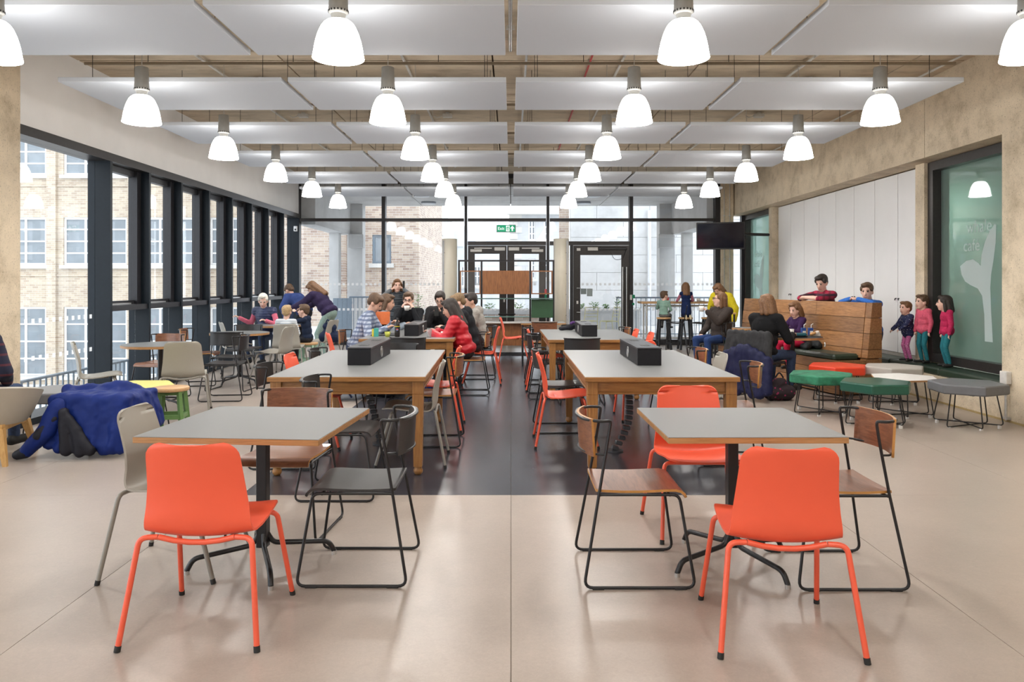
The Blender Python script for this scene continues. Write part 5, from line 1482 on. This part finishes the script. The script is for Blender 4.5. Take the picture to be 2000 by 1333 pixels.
cup('plastic_cup', 'clear plastic cup with dark print on the group table', 838, 9.85, TZ_, .04, .10, M_CLEAR)
cup('yellow_pot', 'yellow and green tub on the group table', 757, 9.95, TZ_, .04, .065, plain('pot_yellow', (.50, .52, .08), .5), cat='tub')
cup('mug', 'white cup by the red-jacketed woman on the group table', 866, 9.95, TZ_, .035, .07, M_CHINA, True)
t = thing('tray', 'grey tray with wrappers on the group table', 'tray', (PX(752, 10.25), 10.25, TZ_)); MB().cbox((0, 0, .006), (.34, .26, .012), .004).build('tray_base', plain('tray_grey', (.12, .13, .14), .4), t)
for sy in (-.13, .13): bx('tray_lip', MATS['tray_grey'], t, -.17, .17, sy - .006, sy + .006, .01, .022)
t = thing('carton', 'small teal and yellow drink carton on the group table', 'carton', (PX(735, 10.0), 10.0, TZ_)); bx('carton_box', plain('teal_card', (.05, .35, .30), .5), t, -.028, .028, -.02, .02, 0, .11, .003); bx('yellow_side', plain('card_yellow', (.6, .5, .05), .5), t, -.055, -.03, -.02, .02, 0, .10, .002)
t = thing('tablet_case', 'orange tablet case standing open on the group table', 'tablet', (PX(745, 10.9), 10.9, TZ_ + .09)); b = MB(); b.cbox((0, 0, .11), (.24, .012, .19), .004, Matrix.Rotation(-.3, 3, 'X')); b.build('cover', plain('case_orange', (.62, .14, .03), .55), t)
bx('stand', M_RUBBER, t, -.08, .08, .02, .1, -.09, .04)
t = thing('phone', 'black phone lying on the group table', 'phone', (PX(855, 10.2), 10.15, TZ_)); bx('body', M_RUBBER, t, -.1, .07, -.04, .04, 0, .01, .003); bx('screen', MATS['tv_glass'], t, -.095, .065, -.036, .036, .01, .0115)
t = thing('wallet', 'dark wallet lying on the group table', 'wallet', (PX(750, 10.55), 10.55, TZ_)); bx('cover', M_RUBBER, t, -.08, .08, -.05, .05, 0, .025, .008); bx('fold', M_SLOT, t, -.08, -.07, -.05, .05, .005, .02)
t = thing('tray', 'black tray on the round table beside the booth', 'tray', (3.68, 10.13, .74)); MB().cbox((0, 0, .006), (.40, .28, .012), .005).build('tray_base', M_RUBBER, t); bx('tray_lip', M_RUBBER, t, -.2, .2, -.14, -.13, .01, .02)
cup('paper_cup', 'white paper cup on the tray beside the booth', 1545, 10.08, .752, .04, .09, M_CHINA)
for px, l in ((1569, 'left'), (1583, 'right')):
    t = thing('drink_carton', 'blue and white drink carton with straw, %s of the pair' % l, 'carton', (PX(px, 10.22), 10.22, .752), .2, 'drink cartons'); bx('carton_box', plain('carton_blue', (.02, .07, .30), .4), t, -.03, .03, -.02, .02, 0, .10, .003)
    bx('front_print', M_DOT, t, -.022, .022, -.0225, -.02, .015, .06); MB().tube([(.01, 0, .1), (.01, 0, .14), (.04, 0, .155)], .004, 6).build('straw', M_DOT, t)
t = thing('pencil_case', 'teal pouch lying on the tray beside the booth', 'pouch', (PX(1560, 9.99), 9.99, .752)); b = MB(); b.cap((-.06, 0, .025), (.08, 0, .025), .024, .024); b.build('pouch', plain('teal_pouch', (.01, .10, .14), .6), t); MB().tube([(-.06, -.01, .049), (.08, -.01, .049)], .002, 5).build('zip', M_STEEL, t)
t = thing('napkin_heap', 'crumpled napkins and food on the round table beside the booth', 'napkin', (PX(1592, 10.2), 10.2, .74)); b = MB(); b.cap((-.05, 0, .02), (.05, .02, .02), .03, .03); b.cap((0, 0, .04), (.04, .01, .05), .03, .025); soft(b, 'napkin', plain('napkin', (.72, .66, .6), .8), t, .01, 1, .03)
b = MB(); b.cap((-.06, -.03, .03), (-.02, -.03, .045), .022, .02); b.build('bread', plain('bread', (.5, .26, .1), .8), t)
cup('red_cup', 'small red cup on the bar table by the boy', 1304, 17.1, 1.03, .035, .09, plain('cup_red', (.6, .03, .04), .4))
cup('teacup', 'white cup on a saucer on the bar table', 1364, 17.15, 1.03, .045, .07, M_CHINA, True)
cup('saucer', 'white saucer under the cup on the bar table', 1372, 17.2, 1.03, .06, .015, M_CHINA, cat='saucer')
# ------------------------------------------------------------------ people
HAIRM = {k: plain('hair_' + k, c, .6, 0, .35, 70, .3) for k, c in {
    'white': (.74, .70, .62), 'brown': (.10, .055, .028), 'dark': (.025, .017, .013), 'fair': (.20, .125, .06), 'grey': (.35, .33, .30), 'auburn': (.16, .075, .03), 'blonde': (.42, .28, .14)}.items()}
M_SPEC = plain('spectacle_frame', (.03, .03, .035), .3)
def ik(S, T, a, b, pole):
    S, T = Vector(S), Vector(T); d = T - S; L = d.length
    if L > (a + b) * .985: T = S + d.normalized() * (a + b) * .985; d = T - S; L = d.length
    if L < abs(a - b) * 1.05 + .02: L = abs(a - b) * 1.05 + .02
    x = (a * a - b * b + L * L) / (2 * L); h = math.sqrt(max(0, a * a - x * x))
    u = d.normalized(); p = Vector(pole) - u * Vector(pole).dot(u); p.normalize()
    return S + u * x + p * h, T
def person(label, x, y, face, h=1.7, pose='sit', seat=.45, z=0.0, lean=8, hands=None, look=(0, 0), top=None, legs=None, shoes=None, hair=('short', 'brown'),
           skin=None, bulk=.0, hood=None, glasses=False, skirt=None, vest=None, sleeve=1.0, roll=0, feet_y=None, hem=0.0, pole=None):
    s = h / 1.72; hs = s ** .38; skin = skin or M_SKIN
    t = thing('person', label, 'person', (x, y, z), math.radians(face))
    la = math.radians(lean); ra = math.radians(roll)
    up = Vector((math.sin(ra) * math.cos(la), math.sin(la), math.cos(la) * math.cos(ra)))
    fw = Vector((0, math.cos(la), -math.sin(la)))
    if pose == 'stand': P = Vector((0, -.3 * math.sin(la) * s, .525 * h))
    elif pose == 'kneel': P = Vector((0, -.02, seat + .40 * s))
    else: P = Vector((0, 0, seat + .10 * s))
    at = lambda f: P + up * f * s
    N = at(.50); SH = [at(.445) + Vector((sx * .175 * s, 0, 0)) - fw * .01 for sx in (-1, 1)]
    # head frame
    yaw, pit = math.radians(look[0]), math.radians(look[1])
    HR = Matrix.Rotation(yaw, 3, 'Z') @ Matrix.Rotation(-pit - la * .35, 3, 'X')
    HC = N + (up * .6 + Vector((0, 0, .4))).normalized() * .135 * (s * .4 + hs * .6) + HR @ Vector((0, .025 * hs, 0))
    hp = lambda p: HC + HR @ (Vector(p) * hs)
    # arms
    if hands is None: hands = ((-.16 * s, .26 * s, seat + .17 * s), (.16 * s, .26 * s, seat + .17 * s)) if pose != 'stand' else ((-.27 * s, .02, .44 * h), (.27 * s, .02, .44 * h))
    arms = []
    for k, sx in ((0, -1), (1, 1)):
        E, W = ik(SH[k], hands[k], .29 * s, .25 * s, pole[k] if pole else (sx * .5, -.2, -.85)); arms.append((SH[k], E, W))
    # legs
    lg = []
    for k, sx in ((0, -1), (1, 1)):
        H = P + Vector((sx * .09 * s, 0, -.02 * s))
        if pose == 'sit':
            K = H + Vector((sx * .05 * s, .41 * s, -.01)); A = Vector((K.x, K.y - .03 + (feet_y or 0), max(.075 * s, K.z - .40 * s)))
            toe = A + Vector((sx * .03, .17 * s, -.035 * s))
        elif pose == 'kneel':
            K = Vector((sx * .07 * s, .14 * s, seat + .06 * s)); A = Vector((sx * .08 * s, -.24 * s, seat + .06 * s)); toe = A + Vector((0, -.06 * s, -.10 * s))
        else:
            K = Vector((sx * .095 * s, .03, .285 * h)); A = Vector((sx * .10 * s, -.02, .075 * s)); toe = A + Vector((sx * .03, .17 * s, -.035 * s))
        lg.append((H, K, A, toe))
    # ---- body: one continuous skin surface
    b = MB()
    RT = Vector((0, 0, 1)).rotation_difference(up).to_matrix()
    b.ell(at(.33), (.15 * s, .10 * s, .17 * s), rot=RT); b.ell(at(.14), (.135 * s, .095 * s, .15 * s), rot=RT); b.ell(at(.0), (.15 * s, .11 * s, .11 * s), rot=RT)
    b.cap(SH[0], SH[1], .055 * s, .055 * s); b.cap(at(.42), HC - HR @ Vector((0, .01, .02)), .056 * hs, .050 * hs)
    b.ell(hp((0, -.012, .035)), (.074 * hs, .093 * hs, .090 * hs), rot=HR); b.ell(hp((0, .022, -.02)), (.063 * hs, .076 * hs, .096 * hs), rot=HR)
    b.ell(hp((0, .04, -.085)), (.042 * hs, .045 * hs, .034 * hs), rot=HR)
    b.cap(hp((0, .092, .012)), hp((0, .105, -.022)), .010 * hs, .013 * hs, 8)
    for sx in (-1, 1): b.ell(hp((sx * .073, -.005, -.008)), (.015 * hs, .026 * hs, .034 * hs), rot=HR)
    for (S, E, W), sx in zip(arms, (-1, 1)):
        b.cap(S, E, .046 * s, .037 * s); b.cap(E, W, .037 * s, .026 * s)
        d = (W - E).normalized(); sd = d.cross(Vector((0, 0, 1)));
        sd = sd.normalized() if sd.length > .2 else Vector((1, 0, 0))
        nn = sd.cross(d).normalized(); hsz = s * .95
        pc = W + d * .045 * hsz
        for o in (-.024, -.008, .008, .024): b.cap(W + d * .01, W + d * .085 * hsz + sd * o * hsz, .017 * hsz, .014 * hsz, 8)
        for o, l in ((-.033, .055), (-.011, .070), (.011, .066), (.033, .05)):
            r0 = W + d * .085 * hsz + sd * o * hsz; m1 = r0 + (d * .75 - nn * .5).normalized() * l * .5 * hsz
            b.cap(r0, m1, .0085 * hsz, .008 * hsz, 8); b.cap(m1, m1 + (d * .3 - nn * .9).normalized() * l * .5 * hsz, .008 * hsz, .007 * hsz, 8)
        th0 = W + d * .03 * hsz - sd * sx * .028 * hsz; th1 = th0 + (d * .6 - sd * sx * .8 - nn * .2).normalized() * .038 * hsz
        b.cap(th0, th1, .012 * hsz, .010 * hsz, 8); b.cap(th1, th1 + (d * .9 - nn * .4).normalized() * .03 * hsz, .010 * hsz, .008 * hsz, 8)
    for H, K, A, toe in lg:
        b.cap(H, K, .068 * s, .050 * s); b.cap(K, A, .050 * s, .034 * s); b.cap(A - Vector((0, .03 * s, .03 * s)), toe, .034 * s, .028 * s)
    soft(b, 'body', skin, t, .0105 * max(s, .62), 2)
    # ---- face
    for sx in (-1, 1):
        MB().ell(hp((sx * .030, .084, .018)), (.013 * hs, .010 * hs, .009 * hs), 10, 6, HR).build('eye', M_EYE, t)
        MB().cap(hp((sx * .018, .093, .036)), hp((sx * .044, .080, .036)), .0045 * hs, .004 * hs, 6).build('eyebrow', HAIRM[hair[1]], t)
    MB().cap(hp((-.02, .090, -.058)), hp((.02, .090, -.058)), .0065 * hs, .0065 * hs, 8).build('mouth', M_LIP, t)
    if glasses:
        g_ = MB()
        for sx in (-1, 1):
            g_.tube([hp((sx * .033 + .024 * math.cos(a), .102, .015 + .019 * math.sin(a))) for a in [2 * PI * k / 12 for k in range(12)]], .0028 * hs, 5, True)
            g_.tube([hp((sx * .057, .10, .018)), hp((sx * .078, -.005, .02))], .0028 * hs, 5)
        g_.tube([hp((-.009, .106, .018)), hp((.009, .106, .018))], .0028 * hs, 5); g_.build('spectacles', M_SPEC, t)
    # ---- hair
    st, hm = hair; b = MB()
    b.ell(hp((0, -.030, .050)), (.086 * hs, .103 * hs, .088 * hs), rot=HR); b.ell(hp((0, -.065, .0)), (.072 * hs, .056 * hs, .072 * hs), rot=HR)
    b.ell(hp((.012, .035, .105)), (.062 * hs, .052 * hs, .030 * hs), rot=HR)
    for sx in (-1, 1): b.ell(hp((sx * .072, .01, .045)), (.016 * hs, .045 * hs, .04 * hs), rot=HR)
    if st in ('bob', 'long', 'curly'):
        dn = {'bob': -.12, 'long': -.27, 'curly': -.18}[st]
        for sx in (-1, 1):
            b.cap(hp((sx * .076, -.01, .03)), hp((sx * .088, -.02, dn)), .030 * hs, .026 * hs); b.cap(hp((sx * .055, -.06, .02)), hp((sx * .06, -.085, dn)), .045 * hs, .038 * hs)
        b.cap(hp((0, -.085, .03)), hp((0, -.11, dn)), .05 * hs, .042 * hs)
    if st == 'bun': b.ell(hp((0, -.12, .03)), (.04 * hs, .04 * hs, .04 * hs))
    soft(b, 'hair', HAIRM[hm], t, .010 * max(hs, .75), 1, .008 * hs if st != 'curly' else .02)
    # ---- clothes
    B = bulk; b = MB()
    b.ell(at(.34), (.178 * s + B, .122 * s + B, .165 * s + B * .4), rot=RT); b.ell(at(.17), (.162 * s + B, .118 * s + B, .16 * s), rot=RT); b.ell(at(.03 - hem * .5), (.172 * s + B, .132 * s + B, (.10 + hem) * s), rot=RT)
    b.cap(SH[0], SH[1], .066 * s + B * .7, .066 * s + B * .7)
    b.cap(at(.44), at(.495), .066 * s + B * .4, .060 * s + B * .3)
    for S, E, W in arms:
        if vest: b.cap(S, S.lerp(E, .12), .064 * s + B * .8, .060 * s + B * .8); continue
        b.cap(S, E, .060 * s + B * .8, .052 * s + B * .7)
        if sleeve > .5: b.cap(E, E.lerp(W, .97), .051 * s + B * .7, .040 * s + B * .5)
    if hood:
        c = at(.46) - fw * .075 * s; b.ell(c, (.115 * s, .07 * s, .085 * s), rot=RT)
        b.cap(c + Vector((-.08 * s, .03, .03 * s)), c + Vector((.08 * s, .03, .03 * s)), .04 * s, .04 * s)
    soft(b, 'jacket' if B > .015 else 'top', top, t, .0135 * max(s, .62), 3, .012 + B * .35)
    if vest:
        b = MB()
        for S, E, W in arms: b.cap(S, E, .054 * s, .048 * s); b.cap(E, E.lerp(W, .97), .047 * s, .038 * s)
        b.cap(at(.45), at(.51), .062 * s, .056 * s)
        soft(b, 'shirt', vest, t, .0125 * max(s, .62), 2, .008)
    b = MB(); b.ell(P, (.163 * s, .125 * s, .115 * s), rot=RT)
    for H, K, A, toe in lg: b.cap(H, K, .082 * s, .063 * s); b.cap(K, K.lerp(A, .96), .062 * s, .047 * s)
    soft(b, 'trousers', legs or cloth('denim', (.035, .055, .11), .85), t, .0135 * max(s, .62), 2, .01)
    if skirt:
        b = MB(); b.ell(P + Vector((0, 0, .02)), (.17 * s, .14 * s, .2 * s)); b.cap(P, P - Vector((0, 0, .22 * s)), .17 * s, .19 * s); soft(b, 'skirt', skirt, t, .014, 2)
    for H, K, A, toe in lg:
        b = MB(); b.cap(A - Vector((0, .035 * s, .032 * s)), toe, .043 * s, .036 * s); b.cap(A, A - Vector((0, 0, .03 * s)), .045 * s, .045 * s)
        soft(b, 'shoe', shoes or M_RUBBER, t, .011, 2)
    mw = Matrix.Translation((x, y, z)) @ Matrix.Rotation(math.radians(face), 4, 'Z')
    return t, mw, arms

C_ = cloth
DENIM = C_('denim', (.035, .055, .11), .85); DKTRO = C_('dark_trousers', (.018, .018, .022), .85)
person('person in a striped navy jumper seated in the tub armchair at the left edge', -4.50, 6.32, 0, 1.72, seat=.44, lean=6, top=striped('fairisle', (.012, .014, .036), (.085, .02, .032), .085, 'Z', .22), legs=DENIM, hair=('short', 'grey'), bulk=.02, look=(30, 5))
person('white-haired person in a navy gilet over a pink jumper', -4.3, 13.5, 165, 1.66, lean=14, hands=((-.2, .36, .80), (.42, .22, .84)), look=(28, 20), top=quilted('gilet_navy', (.02, .03, .085), .45, 14), vest=C_('pink_jumper', (.62, .15, .22)), hair=('short', 'white'), skin=M_SKIN2, bulk=.012)
person('small child in a white striped top seen from behind', -3.58, 12.15, 2, 1.22, seat=.45, lean=4, top=striped('stripe_white', (.70, .72, .74), (.30, .36, .42), .035, 'Z', .35), legs=DKTRO, hair=('short', 'blonde'), skin=M_SKIN2)
person('child in a dark navy hoodie resting chin on hand', -3.38, 12.72, 88, 1.2, seat=.46, lean=8, hands=((-.10, .22, .96), (.2, .18, .50)), look=(-5, 0), top=C_('hoodie_navy', (.012, .02, .045)), hood=True, legs=DKTRO, hair=('short', 'brown'), skin=M_SKIN2)
person('long-haired person in navy bending over behind the children', -3.62, 14.6, 70, 1.68, 'stand', lean=42, hands=((-.12, .62, .95), (.12, .62, .92)), look=(10, 35), top=C_('navy_coat', (.03, .02, .06)), legs=C_('sage_trousers', (.26, .36, .32)), hair=('long', 'auburn'), bulk=.03)
person('person in a blue jacket stooping by the far left corner', -4.25, 15.2, 60, 1.66, 'stand', lean=48, look=(0, 30), top=C_('blue_coat', (.035, .06, .19)), legs=DKTRO, hair=('short', 'brown'), bulk=.03)
person('person in a blue and white plaid shirt leaning over the group table', -2.16, 10.62, -88, 1.84, lean=24, hands=((-.05, .50, .88), (.30, .46, .84)), look=(-14, 28), top=striped('plaid_blue', (.42, .48, .58), (.14, .18, .28), .055, 'Z', .45, (.10, .13, .22)), legs=DENIM, hair=('short', 'brown'))
person('person in grey half hidden behind the plaid shirt', -2.02, 11.5, -80, 1.7, lean=14, look=(-10, 10), top=C_('grey_top', (.20, .24, .28)), legs=DKTRO, hair=('bob', 'brown'), hands=((-.1, .42, .82), (.12, .42, .82)))
t, mw, arms = person('standing person in a dark gilet over blue, holding a phone to the ear', -2.16, 14.5, 184, 1.56, 'stand', lean=2, pole=((-.5, .7, -.3), (.5, .7, -.3)), hands=((-.13, .08, 1.33), (.12, .10, 1.31)), look=(10, 5), top=quilted('gilet_dark', (.018, .026, .035), .45, 14), vest=C_('grey_sleeve', (.12, .13, .14)), legs=C_('royal_blue', (.012, .03, .22)), hair=('bob', 'auburn'), skin=M_SKIN2, bulk=.018, hem=.06)
def held_phone(label, p, rot=0):
    o = thing('phone', label, 'phone', p, rot); bx('body', M_RUBBER, o, -.035, .035, -.005, .005, -.07, .07, .003); bx('screen', MATS['tv_glass'], o, -.031, .031, .005, .0065, -.062, .062)
held_phone('black phone held to the standing woman\u2019s ear', mw @ (arms[0][2] + Vector((.0, .01, .09))), 1.2)
t, mw, arms = person('person in black drinking from a white cup at the group table', -1.62, 12.25, 178, 1.74, lean=12, hands=((-.09, .26, 1.04), (.09, .26, 1.04)), look=(0, 6), top=C_('black_knit', (.012, .013, .016)), legs=DKTRO, hair=('short', 'brown'), glasses=True, skin=M_SKIN2)
p = mw @ Vector((0, .30, 1.02))
cup('teacup', 'white cup held by the person drinking at the group table', CX + p.x * F_PX / p.y, p.y, p.z, .048, .075, M_CHINA, True)
sled_chair('black', -1.12, 12.32, 180, 'black sled chair under the dark-haired phone user')
t, mw, arms = person('dark-haired person in a charcoal jacket looking at a phone', -1.12, 12.38, 172, 1.76, lean=10, hands=((-.06, .30, .98), (.06, .30, .98)), look=(4, 22), top=C_('charcoal_jacket', (.025, .024, .026)), legs=DKTRO, hair=('short', 'dark'), glasses=True, bulk=.012, skin=M_SKIN2)
held_phone('black phone in both hands of the charcoal-jacketed person', mw @ Vector((0, .38, 1.0)), .2)
person('long dark-haired person in a red puffer jacket at the group table', -.60, 10.12, 88, 1.64, lean=20, hands=((-.12, .44, .80), (.16, .40, .80)), look=(-8, 18), top=quilted('red_puffer', (.46, .006, .016), .45), hood=True, legs=DKTRO, shoes=plain('blue_trainer', (.01, .05, .35), .6), hair=('long', 'dark'), bulk=.034)
person('fair-haired person with glasses in a black hoodie', -.52, 11.08, 90, 1.80, lean=22, hands=((-.14, .46, .80), (.16, .44, .80)), look=(8, 20), top=C_('hoodie_black', (.014, .015, .018)), hood=True, legs=DKTRO, hair=('short', 'fair'), glasses=True, skin=M_SKIN2, bulk=.012)
person('dark-haired person in a grey hoodie at the far end of the group', -.42, 11.74, 95, 1.76, lean=18, look=(20, 10), top=C_('hoodie_grey', (.34, .32, .29)), hood=True, legs=DKTRO, hair=('short', 'dark'), bulk=.01, hands=((-.14, .44, .80), (.16, .44, .80)))
person('small child in a green striped top on a bar stool', 3.32, 16.62, -25, 1.05, seat=.70, lean=2, hands=((-.1, .2, .95), (.08, .16, .82)), look=(-40, 0), top=striped('stripe_green', (.10, .26, .19), (.42, .52, .46), .03, 'Z', .4), legs=C_('grey_jersey', (.16, .16, .16)), hair=('short', 'brown'), skin=M_SKIN2)
person('girl in a navy dress kneeling on a bar stool, seen from behind', 3.80, 16.60, 5, 1.06, 'kneel', seat=.70, lean=4, hands=((-.14, .2, 1.05), (.14, .2, 1.05)), top=C_('navy_dress', (.008, .018, .07)), vest=C_('pink_sleeve', (.45, .16, .22)), skirt=C_('navy_dress', (.008, .018, .07)), legs=C_('navy_tights', (.01, .015, .04)), shoes=plain('cream_shoe', (.62, .52, .34), .7), hair=('curly', 'auburn'), skin=M_SKIN2)
person('person in a bright yellow coat bending in the far right corner', 4.30, 15.45, 130, 1.6, 'stand', lean=38, look=(0, 30), top=C_('yellow_coat', (.62, .50, .02)), legs=DKTRO, hair=('bob', 'auburn'), bulk=.045, hood=True, hem=.08)
t, mw, arms = person('person with glasses in a brown jacket and jeans holding a square mug', 3.48, 12.72, 118, 1.68, lean=-2, hands=((-.05, .32, .98), (.20, .22, .60)), look=(-30, -4), top=C_('brown_jacket', (.042, .032, .028)), legs=C_('blue_jeans', (.02, .045, .14)), hair=('bob', 'auburn'), glasses=True, bulk=.02, skin=M_SKIN2)
p = mw @ (arms[0][2] + Vector((.06, .07, .0)))
cup('mug', 'white mug held by the person in the brown jacket', CX + p.x * F_PX / p.y, p.y, p.z, .045, .09, M_CHINA, True)
person('person in black seated with coats behind, near the booth', 3.24, 9.80, -52, 1.72, lean=8, hands=((-.05, .36, .78), (.2, .34, .78)), look=(70, 5), top=C_('black_jumper', (.007, .007, .008), .95), legs=DENIM, hair=('bob', 'auburn'), bulk=.015)
person('girl in purple with red trousers sitting in the booth', 4.15, 11.0, 108, 1.24, seat=.53, lean=8, hands=((-.1, .3, .82), (.15, .3, .82)), look=(15, 15), top=C_('purple_top', (.035, .012, .06)), legs=C_('crimson_trousers', (.45, .012, .05)), hair=('bob', 'auburn'), skin=M_SKIN2)
person('boy in a red plaid shirt leaning on the booth back', 4.64, 11.28, 112, 1.64, 'stand', lean=12, pole=((-1, .2, -.1), (1, .2, -.1)), hands=((.06, .30, 1.235), (-.05, .27, 1.245)), look=(20, 20), top=striped('plaid_red', (.36, .015, .05), (.05, .015, .03), .09, 'Z', .4, (.06, .01, .02)), sleeve=0, legs=DENIM, hair=('short', 'dark'), skin=M_SKIN2)
person('boy in a blue top behind the near end of the booth', 4.90, 10.42, 112, 1.5, 'stand', lean=12, pole=((-1, .1, -.2), (1, .1, -.2)), hands=((-.06, .28, 1.235), (.08, .28, 1.235)), look=(30, 5), top=C_('sky_blue_top', (.035, .14, .48)), legs=DENIM, hair=('short', 'brown'), skin=M_SKIN2)
person('toddler in a spotted navy coat and pink trousers by the booth end', 5.27, 10.16, 95, .76, 'stand', z=.411, lean=4, hands=((-.1, .18, .42), (.1, .18, .38)), look=(10, 0), top=spotted('spotted_navy', (.012, .018, .07), (.5, .5, .6), 50), legs=spotted('pink_print', (.50, .12, .30), (.75, .5, .6), 40), hair=('short', 'auburn'), skin=M_SKIN2, bulk=.018, hem=.1)
person('child in a pink top standing on the wall bench beside the pier', 5.36, 9.93, 100, .86, 'stand', z=.411, lean=2, top=C_('pink_top', (.60, .10, .16)), legs=C_('teal_trousers', (.02, .16, .19)), hair=('short', 'brown'), skin=M_SKIN2, bulk=.01, hem=.06)
person('child in a magenta top standing on the bench before the near green window', 5.40, 9.47, 80, .86, 'stand', z=.411, lean=4, look=(-20, 0), top=C_('magenta_top', (.42, .02, .08)), legs=C_('teal_trousers', (.02, .16, .19)), hair=('bob', 'dark'), skin=M_SKIN2, bulk=.01, hem=.06)

# ------------------------------------------------------------------ turn every remeshed blob into plain mesh
dg = bpy.context.evaluated_depsgraph_get()
dg.update()
for o in REMESH:
    me = bpy.data.meshes.new_from_object(o.evaluated_get(dg))
    me.name = o.name
    old = o.data
    o.modifiers.clear(); o.data = me
    bpy.data.meshes.remove(old)
